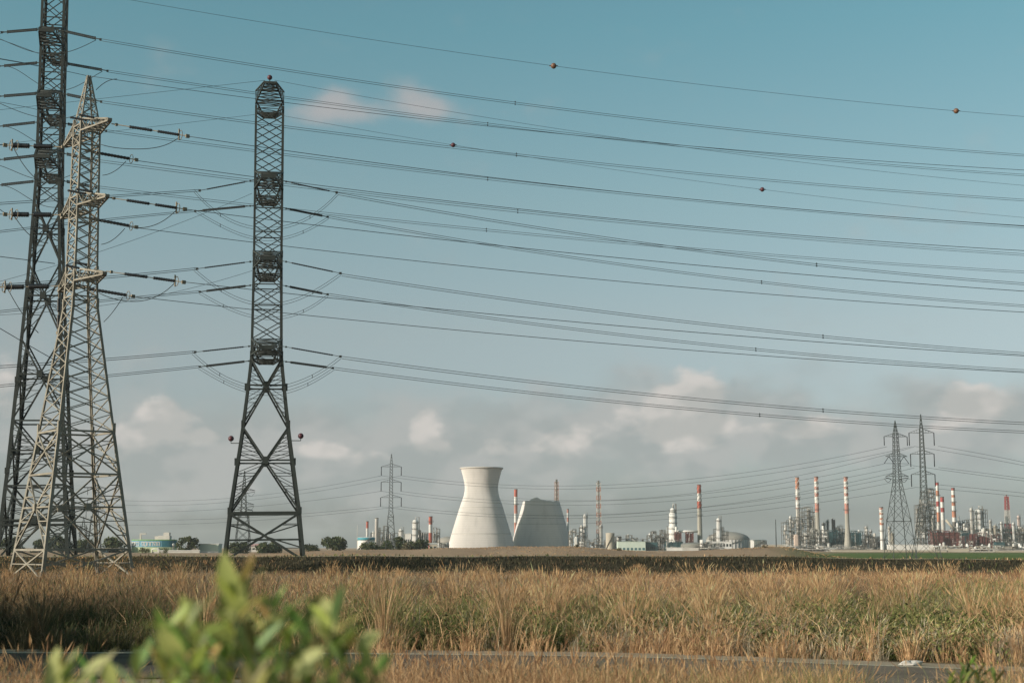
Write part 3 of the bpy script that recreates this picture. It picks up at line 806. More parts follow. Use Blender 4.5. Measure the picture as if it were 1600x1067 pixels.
    def string(s, a, b, r=.13, twin=0.0, gap=0.0, hard=True, name='insulator_string', ribs=13, rings=0, back=0):
        """strain insulator string between two world points, with yokes and, if twin, two strings side by side"""
        a, b = s.local(a), s.local(b); d = b - a; mb = MB()
        up = Vector((0, 0, 1)); side = up
        def rod(p, q):
            pts, rs = [], []
            for i in range(ribs * 2 + 1):
                f = i / (ribs * 2); pts.append(p.lerp(q, f)); rs.append(r if i % 2 else r * .72)
            mb.tube(pts, rs, 8)
        offs = [side * twin / 2, side * -twin / 2] if twin else [Vector((0, 0, 0))]
        for o in offs:
            if gap:
                rod(a.lerp(b, .18) + o, a.lerp(b, .50) + o); rod(a.lerp(b, .58) + o, a.lerp(b, .88) + o)
            else: rod(a.lerp(b, .10) + o, a.lerp(b, .86) + o)
        so = mb.build(name, M_INS, s.t)
        if hard:
            hb = MB()
            for o in offs: hb.bar(a + o * .3, b + o * .3, .07)
            hb.box(b, (.34, .20, .30)); hb.box(a, (.22, .2, .22))
            if back: hb.bar(a, a - d * back, .08)
            if rings:
                for q in range(rings):
                    c = a.lerp(b, .90 - .10 * q); hb.ring(c, .42, .035, 14, 0, 'x')
            if twin:
                for f in (.10, .86): c = a.lerp(b, f); hb.bar(c + side * twin * .8, c - side * twin * .8, .13)
            elif gap: c = a.lerp(b, .88); hb.bar(c + side * .55, c - side * .5, .1)
            hb.build('yoke', M_HARD if s.m is M_GALV else s.m, so)
    def jumper(s, pxs, Y, sep=.0, r=.035):
        """slack connection hanging under the arm, through the given photo points"""
        pts = [P(*q, Y) for q in pxs]
        X = [p.x for p in pts]; Z = [p.z for p in pts]
        co_ = np.polyfit(X, Z, min(len(pts) - 1, 4)); xs = np.linspace(X[0], X[-1], 22)
        base = [s.local(Vector((x, Y, float(np.polyval(co_, x))))) for x in xs]
        mb = MB()
        if sep:
            for k in (-1, 1):
                mb.tube([p + Vector((0, .12 * k, k * sep / 2)) for p in base], r, 5)
            for i in (4, 17): mb.bar(base[i] + Vector((0, 0, sep * .6)), base[i] - Vector((0, 0, sep * .6)), .08)
        else: mb.tube(base, r, 5)
        mb.build('jumper_cable', M_WIRE, s.t)

def curve_through(pxs, Y0, Y1, n=60, ext0=0, ext1=0):
    """smooth sagging curve in a vertical plane through photo points; Y0, Y1 distances of first and last"""
    x0, x1 = pxs[0][0], pxs[-1][0]
    # the plane: interpolate 1/Y linearly over the picture, which is a straight line seen in perspective
    pts = []
    for px, py in pxs:
        f = (px - x0) / (x1 - x0); Y = 1 / ((1 - f) / Y0 + f / Y1); pts.append(P(px, py, Y))
    o = pts[0]; dirv = Vector((pts[-1].x - o.x, pts[-1].y - o.y, 0)); Lh = dirv.length; dirv /= Lh
    S = [(p - o).dot(dirv) for p in pts]; Z = [p.z for p in pts]
    deg = 1 if len(pts) == 2 else 2
    c_ = np.polyfit(S, Z, deg)
    ss_ = np.linspace(-ext0, Lh + ext1, n)
    return [Vector((o.x + dirv.x * q, o.y + dirv.y * q, float(np.polyval(c_, q)))) for q in ss_]

def wire(label, pxs, Y0, Y1, r=.036, pair=0.0, balls=(), spacers=(), ext1=45, ext0=0, group='conductors of the near lines', name=None, ballm=None, ballr=.45, n=60, cat=None):
    pts = curve_through(pxs, Y0, Y1, n, ext0, ext1)
    name = name or ('twin_conductor' if pair else 'overhead_cable')
    o = pts[0]; mb = MB(); loc = [p - o for p in pts]
    if pair:
        for k in (-1, 1): mb.tube([p + Vector((0, pair * .35 * k, pair / 2 * k)) for p in loc], r, 4)
    else: mb.tube(loc, r, 4)
    ob = mb.build(name, M_WIRE, loc=o); tag(ob, label, cat or 'power cable', group)
    def near(px, py):
        best = None
        for p in pts:
            d = p - Vector((0, 0, CAMZ)); q = 800 + F * d.x / (d.y * math.cos(PITCH) + d.z * math.sin(PITCH))
            if best is None or abs(q - px) < best[0]: best = (abs(q - px), p)
        return best[1]
    def at_px(px):
        for a, b in zip(pts, pts[1:]):
            qa, qb = [800 + F * p.x / (p.y * math.cos(PITCH) + (p.z - CAMZ) * math.sin(PITCH)) for p in (a, b)]
            if min(qa, qb) <= px <= max(qa, qb): return a.lerp(b, (px - qa) / (qb - qa))
        return near(px, 0)
    for px in balls:
        p = at_px(px) - o; b = MB(); b.ball(p, ballr)
        b.bar(p - Vector((ballr * 1.5, 0, 0)), p + Vector((ballr * 1.5, 0, 0)), .12)
        b.build('marker_ball', ballm or M_BALLR, ob)
    for px in spacers:
        p = at_px(px) - o; b = MB(); b.bar(p + Vector((0, .1, pair * .95)), p - Vector((0, .1, pair * .9)), .08); b.box(p + Vector((0, 0, pair * .5)), (.22, .13, .13)); b.box(p - Vector((0, 0, pair * .5)), (.22, .13, .13))
        b.build('spacer', M_WIRE, ob)
    return ob

RZ = math.radians(10)
# ---- the central dark pylon
D1 = 200.0
k = D1 / F
T = Tower('lattice_pylon', 'tall dark steel lattice pylon with red ball on top, standing alone in the middle left', 413, 868, D1, RZ,
          [(876, 62 * k / 1.02), (802, 53.5 * k), (668, 35.5 * k), (560, 24 * k), (404, 22.3 * k), (172, 22.3 * k)], M_DARK, .42, 'pylons of the near lines', lean=math.radians(-.7))
T.legs()
h = T.h
T.X(h(876), h(802), .26, 0, 1, .10); T.ring(h(802), .34); T.ring(h(843), .2)
T.X(h(802), h(668), .22, 2, 3, .09)
T.X(h(668), h(562), .22, 2, 2, .08)
ys = [562, 533, 505, 478, 449, 404, 376, 348, 320, 275, 250, 225, 200, 176]
for a, b in zip(ys, ys[1:]): T.X(h(a), h(b), .12, 0)
for y in (552, 480, 367, 448, 404, 320, 275): T.ring(h(y), .14)
for py, hr in ((558, 2.3), (424, 2.5), (301, 2.5)):
    for sg in (-1, 1): T.arm(h(py), 8.3, .95, hr, sg, .15, 4, .5)
for sg in (-1, 1): T.arm(h(170), 8.3, .8, 1.9, sg, .12, 6, .28, drop=-1.0)
T.done()
def wball(T, px, py, Y, r, side=None):
    p = T.local(P(px, py, Y)); b = MB(); b.ball(p, r); o = b.build('warning_ball', M_BALLR, T.t)
    b = MB()
    if side is None: b.bar(p - Vector((0, 0, r * .9)), p - Vector((0, 0, r + .7)), .12)
    else:
        e = Vector((0, 0, -r - .25)); b.bar(p, p + e, .09); b.bar(p + e, p + e + Vector((side, 0, 0)), .10)
    b.build('bracket', M_DARK, o)
wball(T, 421.5, 121.5, D1 - 8.2, .36); wball(T, 361, 685, D1 - 2, .40, 1.7); wball(T, 470, 681, D1 - 2, .40, -1.6)
NE, FA = D1 - 8.0, D1 + 8.0
for (xa, ya, xb, yb, Y) in ((447, 284, 526, 301, NE), (447, 326, 512, 339, FA), (447, 409, 532, 427, NE), (447, 447, 512, 460, FA), (447, 542, 532, 557, NE), (447, 565, 520, 575, FA),
                            (391, 283, 312, 298, NE), (391, 322, 305, 330, FA), (391, 409, 308, 420, NE), (391, 446, 312, 456, FA), (389, 541, 305, 550, NE), (389, 564, 312, 573, FA)):
    a, b = P(xa, ya, Y), P(xb, yb, Y); T.string(a, b, .11 if Y == NE else .085, twin=.2 if Y == FA else 0, ribs=18, back=.22)
for (q, Y) in (([(303, 298), (340, 333), (395, 355), (420, 359), (445, 354), (490, 336), (528, 303)], NE), ([(305, 330), (345, 353), (395, 371), (420, 375), (445, 372), (485, 357), (514, 340)], FA),
               ([(303, 421), (340, 450), (393, 473), (420, 477), (445, 473), (490, 456), (533, 428)], NE), ([(311, 457), (345, 476), (393, 494), (420, 498), (445, 495), (490, 478), (513, 461)], FA),
               ([(300, 551), (335, 580), (390, 603), (418, 607), (447, 603), (495, 584), (533, 558)], NE), ([(310, 574), (340, 592), (390, 611), (418, 617), (447, 612), (490, 596), (522, 576)], FA)):
    T.jumper(q, Y, .42, .03)

# ---- the tall dark pylon at the left
D2 = 225.0; k = D2 / F
U = Tower('lattice_pylon', 'tallest dark lattice pylon at the left edge, its top cut off by the frame', 59, 868, D2, RZ,
          [(876, 53 * k), (740, 43 * k), (600, 34.5 * k), (450, 25.5 * k), (285, 18.6 * k), (-160, 17.4 * k)], M_DARK, .56, 'pylons of the near lines', lean=math.radians(-.85))
U.legs(); h = U.h
U.X(h(876), h(760), .28, 2, 2, .11)
for a, b, sb in ((760, 660, 3), (660, 532, 3), (532, 415, 2), (415, 318, 2)): U.X(h(a), h(b), .24, 2, sb, .10)
for y in (820, 760, 660): U.ring(h(y), .24)
ys = [318, 290, 262, 234, 206, 175, 147, 119, 91, 62, 34, 6, -22, -50, -80, -110, -140, -160]
for a, b in zip(ys, ys[1:]): U.X(h(a), h(b), .13, 0)
for y in (290, 234, 206, 175, 119, 91, 62, 34): U.ring(h(y), .15)
for py in (268, 176, 78):
    for sg in (-1, 1): U.arm(h(py), 8.2, 1.1, 3.1, sg, .18, 4, .5)
for sg in (-1, 1): U.arm(h(-130), 8.2, .9, 2.0, sg, .2, 7, .4)
U.done()
UN, UF = D2 - 8, D2 + 8
for (xa, ya, xb, yb, Y) in ((100, 49, 157, 62, UN), (100, 99, 168, 111, UF), (100, 147, 158, 159, UN), (100, 193, 166, 205, UF), (100, 240, 150, 251, UN), (100, 283, 150, 293, UF),
                            (64, 46, 3, 51, UN), (64, 98, -2, 104, UF), (62, 146, -2, 151, UN), (60, 191, -4, 198, UF), (60, 243, -2, 250, UN), (58, 283, -6, 290, UF)):
    U.string(P(xa, ya, Y), P(xb, yb, Y), .085, twin=.34, ribs=14, back=.22)
for (q, Y) in (([(150, 63), (125, 75), (85, 85), (30, 74), (-10, 58)], UN), ([(160, 112), (120, 135), (80, 140), (40, 118), (10, 104)], UF),
               ([(152, 160), (120, 180), (80, 186), (40, 178), (-8, 158)], UN), ([(160, 206), (120, 226), (85, 232), (45, 215), (8, 198)], UF),
               ([(145, 252), (110, 274), (80, 282), (40, 275), (-8, 257)], UN), ([(145, 294), (110, 318), (80, 324), (45, 310), (2, 290)], UF)):
    U.jumper(q, Y, .0, .05)

# ---- the pale pylon
D3 = 129.0
th = math.radians(38)
V = Tower('lattice_pylon', 'pale weathered lattice pylon with dense bracing in front of the tall dark one', 113, 900, D3, th,
          [(903, 4.15), (675, 2.55), (480, 1.18), (430, 1.08), (200, .93), (120, .13)], M_GALV, .27, 'pylons of the near lines', lean=math.radians(-.5))
V.legs(); h = V.h
big = [903, 858, 760, 675]
V.X(h(903), h(858), .13, 0, 0); V.ring(h(880), .10); V.ring(h(858), .17)
V.X(h(858), h(742), .14, 2, 2, .085); V.ring(h(742), .17)
V.X(h(742), h(676), .13, 0, 1, .08); V.ring(h(676), .16)
ys = [676, 648, 622, 597, 573, 550, 527, 506, 486, 466, 448, 431, 414, 397, 380, 362, 345, 328, 311, 295, 279, 263, 247, 231, 215, 200]
for a, b in zip(ys, ys[1:]): V.X(h(a), h(b), .08, 0)
for y in (466, 431, 345, 311, 231, 200): V.ring(h(y), .12)
for a, b in zip([200, 183, 167, 152, 138], [183, 167, 152, 138, 124]): V.X(h(a), h(b), .055, 1)
for py in (211, 326, 443):
    for sg in (-1, 1): V.arm(h(py), 5.4, .14, 1.15, sg, .105, 5, .2)
V.done()
VN, VF = D3 - 4.2, D3 + 4.2
for (xa, ya, xb, yb, Y) in ((182, 195, 293, 213, VN), (178, 310, 289, 327, VN), (174, 425, 287, 441, VN)):
    V.string(P(xa, ya, Y), P(xb, yb, Y), .15, gap=1, ribs=9, rings=1, back=.07)
for (xa, ya, xb, yb, Y) in ((135, 236, 213, 250, VF), (133, 340, 213, 355, VF), (131, 450, 208, 463, VF)):
    V.string(P(xa, ya, Y), P(xb, yb, Y), .17, ribs=12, rings=1)
for (xa, ya, xb, yb, Y) in ((98, 230, 8, 227, VN - 6), (96, 336, 8, 335, VN - 6), (94, 447, -4, 449, VN - 6)):
    V.string(P(xa, ya, Y), P(xb, yb, Y), .24, gap=1, ribs=10, rings=2)
for (xa, ya, xb, yb, Y) in ((106, 183, 140, 189, VN), (120, 179, 152, 185, VN + .6), (102, 297, 140, 304, VN), (116, 295, 150, 301, VN + .6), (100, 414, 128, 420, VN), (114, 410, 140, 414, VN + .6)):
    V.string(P(xa, ya, Y), P(xb, yb, Y), .12, ribs=8, hard=False, name='post_insulator')
V.string(P(92, 455, VF), P(91, 520, VF), .17, gap=1, ribs=8)
for (q, Y) in (([(281, 214), (255, 228), (220, 233), (180, 231), (158, 226)], VN), ([(197, 252), (180, 267), (160, 274)], VF), ([(276, 328), (250, 348), (215, 356), (180, 350), (158, 345)], VN), ([(195, 357), (180, 372), (158, 382)], VF),
               ([(274, 441), (245, 463), (205, 471), (175, 466), (155, 458)], VN), ([(192, 464), (178, 485), (162, 503)], VF), ([(20, 229), (40, 262), (70, 288)], VN - 5), ([(24, 340), (45, 366), (75, 380)], VN - 5), ([(12, 451), (35, 490), (60, 520)], VN - 5), ([(183, 124), (160, 132), (150, 141)], D3)):
    V.jumper(q, Y, 0, .035)

# ---- wires of the near lines
d1 = 'of the central dark pylon'; d2 = 'of the tallest left pylon'; d3 = 'of the pale pylon'
E1 = D1 + 24; E2 = D2 + 40; E3 = D3 + 6
rt = dict(ext1=50)
wire(f'upper near twin cable {d1} running right', [(528, 302), (760, 345), (1000, 379), (1276, 413), (1600, 444)], NE, NE + 20, pair=.34, spacers=(1276,), **rt)
wire(f'upper far twin cable {d1} running right', [(514, 339), (760, 382), (1000, 417), (1190, 441), (1600, 478)], FA, FA + 20, pair=.34, spacers=(1190,), **rt)
wire(f'middle near twin cable {d1} running right', [(534, 428), (760, 466), (1000, 493), (1286, 525), (1600, 553)], NE, NE + 20, pair=.34, spacers=(1286,), **rt)
wire(f'middle far twin cable {d1} running right', [(514, 460), (760, 497), (1000, 526), (1181, 546), (1600, 579)], FA, FA + 20, pair=.34, spacers=(1181,), **rt)
wire(f'lower near twin cable {d1} running right', [(534, 557), (760, 591), (1000, 614), (1286, 640), (1600, 662)], NE, NE + 20, pair=.34, spacers=(1286,), **rt)
wire(f'lowest far twin cable {d1} running right', [(522, 575), (760, 607), (1000, 631), (1187, 648), (1600, 675)], FA, FA + 20, pair=.34, spacers=(1187,), **rt)
wire(f'thin earth cable from the tip {d1} running right', [(429, 126), (760, 183), (1000, 221), (1600, 290)], NE, NE + 20, r=.022, **rt)
wire(f'thin earth cable with two dark red balls {d1} running right', [(430, 179), (708, 227), (1000, 270), (1191, 297), (1600, 340)], FA, FA + 20, r=.022, balls=(708, 1191), ballr=.36, **rt)
for lb, q, Y, pr in ((f'upper near twin cable {d1} running left', [(310, 298), (225, 303), (165, 308), (-60, 322)], NE, .3), (f'upper far twin cable {d1} running left', [(303, 330), (160, 344), (0, 362)], FA, .3),
                 (f'middle near twin cable {d1} running left', [(306, 420), (160, 434), (0, 446)], NE, .3), (f'middle far twin cable {d1} running left', [(310, 456), (160, 470), (0, 487)], FA, .3),
                 (f'lower near twin cable {d1} running left', [(303, 550), (160, 562), (0, 573)], NE, .3), (f'lowest far twin cable {d1} running left', [(310, 573), (170, 587), (0, 603)], FA, .3)):
    wire(lb, q, Y, Y - 22, pair=pr, ext1=25)
wire(f'thin earth cable from the tip {d1} running left', [(414, 126), (270, 142), (0, 172)], NE, NE - 20, r=.022, ext1=25)
wire(f'thin lower earth cable {d1} running left', [(410, 178), (250, 197), (0, 226)], FA, FA - 20, r=.022, ext1=25)
wire('single steep thin cable crossing down left from the upper arm of the central dark pylon', [(394, 302), (300, 342), (155, 393), (0, 440)], FA, FA - 20, r=.025, ext1=20)
wire('single thin cable crossing down left from the middle arm of the central dark pylon', [(394, 423), (300, 450), (155, 478), (0, 492)], FA, FA - 20, r=.025, ext1=20)
S2 = dict(pair=.42, ext1=60)
wire(f'upper near twin cable {d2} running right', [(156, 62), (600, 134), (805, 160), (1600, 243)], UN, E2 - 8, spacers=(805,), **S2)
wire(f'upper far twin cable {d2} running right', [(167, 111), (440, 152), (762, 194), (1000, 221), (1600, 274)], UF, E2 + 8, spacers=(762,), **S2)
wire(f'middle near twin cable {d2} running right', [(157, 159), (440, 198), (807, 242), (1000, 262), (1600, 313)], UN, E2 - 8, spacers=(807,), **S2)
wire(f'middle far twin cable {d2} running right', [(165, 205), (440, 240), (762, 281), (1000, 304), (1600, 355)], UF, E2 + 8, spacers=(762,), **S2)
wire(f'lower near twin cable {d2} running right', [(149, 251), (395, 282), (809, 331), (1000, 349), (1600, 398)], UN, E2 - 8, spacers=(809,), **S2)
wire(f'lowest far twin cable {d2} running right', [(149, 293), (395, 319), (760, 360), (1000, 382), (1600, 425)], UF, E2 + 8, spacers=(760,), **S2)
wire('topmost thin cable with two faded orange balls crossing the sky', [(60, -26), (200, 0), (865, 103), (1494, 173), (1600, 183)], UN, E2 - 8, r=.03, balls=(865, 1494), ballm=M_BALLO, ballr=.50, ext1=60)
for lb, q, Y in ((f'upper near twin cable {d2} running left', [(5, 51), (-160, 62)], UN), (f'upper far twin cable {d2} running left', [(0, 104), (-160, 116)], UF),
                 (f'middle near twin cable {d2} running left', [(0, 151), (-160, 162)], UN), (f'middle far twin cable {d2} running left', [(-2, 198), (-160, 210)], UF),
                 (f'lower near twin cable {d2} running left', [(0, 250), (-160, 262)], UN)):
    wire(lb, q, Y, Y - 10, pair=.42, ext1=5, n=8)
for lb, q in ((f'thin dropping cable high at the left edge, meeting {d2[3:]}', [(-80, 36), (0, 62), (60, 84)]), (f'second thin dropping cable at the left edge behind {d2[3:]}', [(-80, 84), (0, 93), (60, 104)]),
              (f'third thin dropping cable at the left edge behind {d2[3:]}', [(-80, 150), (0, 160), (60, 172)])):
    wire(lb, q, UN, UN + 4, r=.035, ext1=0, n=12)
S3 = dict(r=.029, ext1=30)
wire(f'upper near single cable {d3} running right', [(293, 213), (395, 228), (600, 257), (1000, 303), (1600, 353)], VN, VN + 8, **S3)
wire(f'upper far single cable {d3} running right', [(212, 250), (395, 277), (500, 291), (1000, 345), (1600, 392)], VF, VF + 8, **S3)
wire(f'middle near single cable {d3} running right', [(289, 327), (500, 353), (800, 386), (1000, 406), (1600, 455)], VN, VN + 8, **S3)
wire(f'middle far single cable {d3} running right', [(212, 355), (395, 380), (500, 391), (1000, 442), (1600, 488)], VF, VF + 8, **S3)
wire(f'lower near single cable {d3} running right', [(287, 441), (395, 452), (500, 464), (1000, 512), (1600, 556)], VN, VN + 8, **S3)
wire(f'lowest far single cable {d3} running right', [(207, 463), (390, 484), (500, 494), (1000, 541), (1600, 582)], VF, VF + 8, **S3)
wire(f'earth cable from the pointed top {d3} running right', [(139, 119), (175, 124), (258, 136), (440, 160), (760, 197), (1600, 266)], D3, D3 + 8, r=.024, ext1=30)
wire(f'earth cable from the pointed top {d3} running left', [(137, 119), (105, 112), (0, 92)], D3, D3 - 8, r=.024, ext1=10, n=14)
for lb, q in ((f'upper thick cable {d3} leaving the frame at left', [(9, 227), (-90, 224)]), (f'middle thick cable {d3} leaving the frame at left', [(9, 335), (-90, 333)]), (f'cable sloping up left from the middle insulator {d3}', [(9, 334), (-60, 285)]),
              (f'cable sloping from the left edge to the lower leg {d3}', [(90, 565), (0, 513), (-70, 470)]), (f'cable at the left edge reaching the lower arm {d3}', [(86, 412), (0, 401), (-80, 392)])):
    wire(lb, q, VN - 6, VN - 9, r=.03, ext1=2, n=8)

# ------------------------------------------------------------------ slim pylons farther away
def far_pylon(label, px, ytop, ybase, Y, arms, hang, waist, rz=.2, legw=.30, bw=.16, flare=(14, 18), wst=4.2, tp=3.0):
    """arms: (row, half length px, rise px); hang: insulator length px per arm or None"""
    k = Y / F
    yb = ybase
    t0 = Tower.__new__(Tower)
    b = P(px, 855, Y); t0.x, t0.y, t0.Y, t0.px = b.x, Y, Y, px
    t0.z0 = P(px, yb, Y).z; t0.z0 = min(t0.z0, float(gz(b.x, Y)) - .1)
    t0.t = thing('slim_pylon', label, 'pylon', (b.x, Y, t0.z0), rz, 'slim pylons before the refinery'); t0.m = M_FARST; t0.leg_w = legw; t0.rz = rz
    top_arm = arms[0][0]
    t0.prof = [(0, flare[1] * k), (t0.h(ybase - 58), flare[0] * k), (t0.h(waist), wst * k), (t0.h(top_arm - 2), tp * k), (t0.h(ytop), .35 * k)]
    t0.br = MB(); t0.legs()
    z = 0.0; H = t0.h(ytop)
    while z < H - .5:
        st = max(t0.hw(z) * 1.7, 1.2); z1 = min(z + st, H - .3); t0.X(z, z1, bw, 0); z = z1
    t0.ring(t0.h(ybase - 58), bw * 1.2)
    for yy, hl, rise in arms:
        for sx in (-1, 1):
            mb = MB(); z = t0.h(yy); hw_ = t0.hw(z); tip = Vector((sx * hl * k, 0, z))
            for sy in (-1, 1):
                mb.bar(Vector((sx * hw_, sy * hw_, z)), tip, bw * 1.15)
                mb.bar(Vector((sx * hw_, sy * hw_, z + rise * k)), tip, bw * 1.05)
            for f in (.25, .5, .75):
                q = Vector((sx * hw_, 0, z)).lerp(tip, f); mb.bar(q, q + Vector((0, 0, rise * k * (1 - f))), bw * .8)
            mb.build('cross_arm', t0.m, t0.t)
            if hang:
                mode, ln = hang[arms.index((yy, hl, rise))]
                mb = MB()
                if mode == 'I': mb.tube([tip, tip + Vector((0, 0, -ln * k))], .15, 6)
                elif mode == 'V':
                    for q in (-1, 1): mb.bar(tip - Vector((sx * 1.2, 0, 0)), tip + Vector((q * 8 * k - sx * 1.2, 0, -ln * k)), .16)
                    mb.bar(tip + Vector((-8 * k - sx * 1.2, 0, -ln * k)), tip + Vector((8 * k - sx * 1.2, 0, -ln * k)), .1)
                else:
                    mb.bar(tip + Vector((0, 0, -2 * k)), tip + Vector((sx * -12 * k, 1.5, -4 * k)), .22)
                    mb.tube([tip + Vector((sx * -12 * k * i / 6 , 1.0, (-3 - 6 * math.sin(math.pi * i / 6)) * k)) for i in range(7)], .08, 5)
                mb.build('insulator_string', M_INS, t0.t)
    t0.done()
    return t0
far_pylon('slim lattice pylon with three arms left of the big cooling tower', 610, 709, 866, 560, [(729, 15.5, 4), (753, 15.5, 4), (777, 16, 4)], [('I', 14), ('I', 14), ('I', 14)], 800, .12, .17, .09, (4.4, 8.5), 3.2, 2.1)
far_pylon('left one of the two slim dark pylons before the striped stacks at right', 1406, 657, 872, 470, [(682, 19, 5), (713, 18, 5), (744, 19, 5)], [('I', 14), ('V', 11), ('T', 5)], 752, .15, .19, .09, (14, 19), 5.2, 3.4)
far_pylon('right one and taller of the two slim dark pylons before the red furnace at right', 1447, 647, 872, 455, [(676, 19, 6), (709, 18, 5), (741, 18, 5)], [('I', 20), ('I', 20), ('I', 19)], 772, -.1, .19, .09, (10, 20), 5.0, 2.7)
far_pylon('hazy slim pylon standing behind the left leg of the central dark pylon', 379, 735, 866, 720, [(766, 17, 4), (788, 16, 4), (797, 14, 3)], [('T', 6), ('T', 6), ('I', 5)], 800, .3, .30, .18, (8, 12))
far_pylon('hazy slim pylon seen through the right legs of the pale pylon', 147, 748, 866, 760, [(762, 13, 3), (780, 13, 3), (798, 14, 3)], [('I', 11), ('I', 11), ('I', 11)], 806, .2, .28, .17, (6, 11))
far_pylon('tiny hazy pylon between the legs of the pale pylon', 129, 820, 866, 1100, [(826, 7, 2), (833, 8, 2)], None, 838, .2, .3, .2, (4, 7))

GF = 'conductors of the far line'
fw = dict(r=.045, ext1=0, group=GF, n=40)
pl = 'between the slim left pylon and the right pair'
for lb, q in ((f'highest far cable {pl}, front side', [(626, 743), (900, 758), (1200, 734), (1386, 697)]), (f'highest far cable {pl}, rear side', [(596, 743), (900, 763), (1200, 741), (1425, 697)]),
              (f'middle far cable {pl}, front side', [(626, 767), (900, 784), (1200, 757), (1381, 725)]), (f'middle far cable {pl}, rear side', [(596, 767), (900, 789), (1200, 766), (1424, 725)]),
              (f'lowest far cable {pl}, front side', [(627, 791), (900, 806), (1200, 778), (1389, 748)]), (f'lowest far cable {pl}, rear side', [(596, 791), (900, 810), (1200, 786), (1423, 748)])):
    wire(lb, q, 560, 470, **fw)
for lb, q in (('highest far cable dropping left from the taller right slim pylon', [(1428, 697), (1200, 755), (1000, 776), (800, 778)]), ('middle far cable dropping left from the taller right slim pylon', [(1429, 730), (1200, 779), (1000, 800), (800, 804)]),
              ('lowest far cable dropping left from the taller right slim pylon', [(1430, 761), (1200, 796), (1000, 813), (800, 818)])):
    wire(lb, q, 455, 620, **fw)
for lb, q in (('highest far cable from the taller right slim pylon to the right edge', [(1466, 697), (1530, 708), (1600, 722)]), ('second far cable from the taller right slim pylon to the right edge', [(1428, 697), (1530, 714), (1600, 727)]),
              ('third far cable, middle arm of the taller right slim pylon to the right edge', [(1466, 730), (1530, 738), (1600, 747)]), ('fourth far cable from the left right slim pylon to the right edge', [(1425, 727), (1530, 742), (1600, 751)]),
              ('fifth far cable, low arm of the taller right slim pylon to the right edge', [(1466, 757), (1530, 763), (1600, 770)]), ('lowest far cable from the taller right slim pylon to the right edge', [(1430, 761), (1530, 769), (1600, 776)])):
    wire(lb, q, 455, 440, r=.045, ext1=60, group=GF, n=24)
for lb, q in (('highest faint cable running left from the slim pylon beside the cooling tower', [(596, 743), (450, 768), (200, 782)]), ('second faint cable running left from the slim pylon beside the cooling tower', [(626, 743), (450, 774), (200, 789)]),
              ('third faint cable running left from the slim pylon beside the cooling tower', [(596, 767), (450, 786), (200, 800)]), ('fourth faint cable running left from the slim pylon beside the cooling tower', [(596, 791), (450, 804), (200, 812)]),
              ('lowest faint cable running left from the slim pylon beside the cooling tower', [(626, 791), (450, 809), (200, 820)])):
    wire(lb, q, 560, 720, r=.045, ext1=60, group=GF, n=24)
# ------------------------------------------------------------------ cooling towers
def cooling_tower(label, px, Y, prof, band=(), ragged=0.0, opening=True):
    k = Y / F; x = P(px, 855, Y).x
    t = thing('cooling_tower', label, 'cooling tower', (x, Y, -.4))
    zs = [(P(px, py, Y).z + .4, hw * k) for py, hw in prof]; zs[0] = (0, zs[0][1])
    Z = [a for a, _ in zs]; R = [b for _, b in zs]
    n = 96; rows = 40; mb = MB(); vs = []
    zz = np.linspace(Z[0], Z[-1], rows)
    # smooth the silhouette a little
    rr = np.interp(zz, Z, R); kk = np.array([1, 2, 1]) / 4
    for _ in range(2): rr[1:-1] = np.convolve(rr, kk, 'valid')
    def rim(a):
        if not ragged: return 0
        q = math.exp(-((a - 4.4) / .35) ** 2) * 3.4 + math.exp(-((a - 1.9) / .5) ** 2) * 1.6
        return q + ragged * (.5 * math.sin(a * 9) + .4 * math.sin(a * 17 + 1) + .3 * math.sin(a * 31))
    def shell(inset, flip):
        o = len(vs)
        for i in range(rows):
            for j in range(n):
                a = 2 * math.pi * j / n; r = rr[i] - inset
                z = zz[i] + (rim(a) if i == rows - 1 else 0)
                vs.append((r * math.cos(a), r * math.sin(a), z))
        return o
    o0 = shell(0, 0); o1 = shell(.9, 1); fs = []
    for o, fl in ((o0, 0), (o1, 1)):
        for i in range(rows - 1):
            for j in range(n):
                q = (o + i * n + j, o + i * n + (j + 1) % n, o + (i + 1) * n + (j + 1) % n, o + (i + 1) * n + j)
                fs.append(q[::-1] if fl else q)
    for j in range(n):
        fs.append((o0 + (rows - 1) * n + j, o0 + (rows - 1) * n + (j + 1) % n, o1 + (rows - 1) * n + (j + 1) % n, o1 + (rows - 1) * n + j))
    mb.add(vs, fs, 0, True); mb.build('shell', M_TOWER, t)
    if not ragged:
        b = MB(); top = zz[-1]; b.lathe([(rr[-1] + .05, top - 1.4), (rr[-1] + .75, top - 1.1), (rr[-1] + .75, top + .25), (rr[-1] - 1.2, top + .25)], n, cap=False); b.build('rim', M_CONC, t)
    b = MB()
    for z in band:
        r = float(np.interp(z, zz, rr)); b.lathe([(r + .02, z - .35), (r + .22, z - .22), (r + .22, z + .22), (r + .02, z + .35)], n, cap=False)
    if band: b.build('lift_joint', M_CONC, t)
    return t
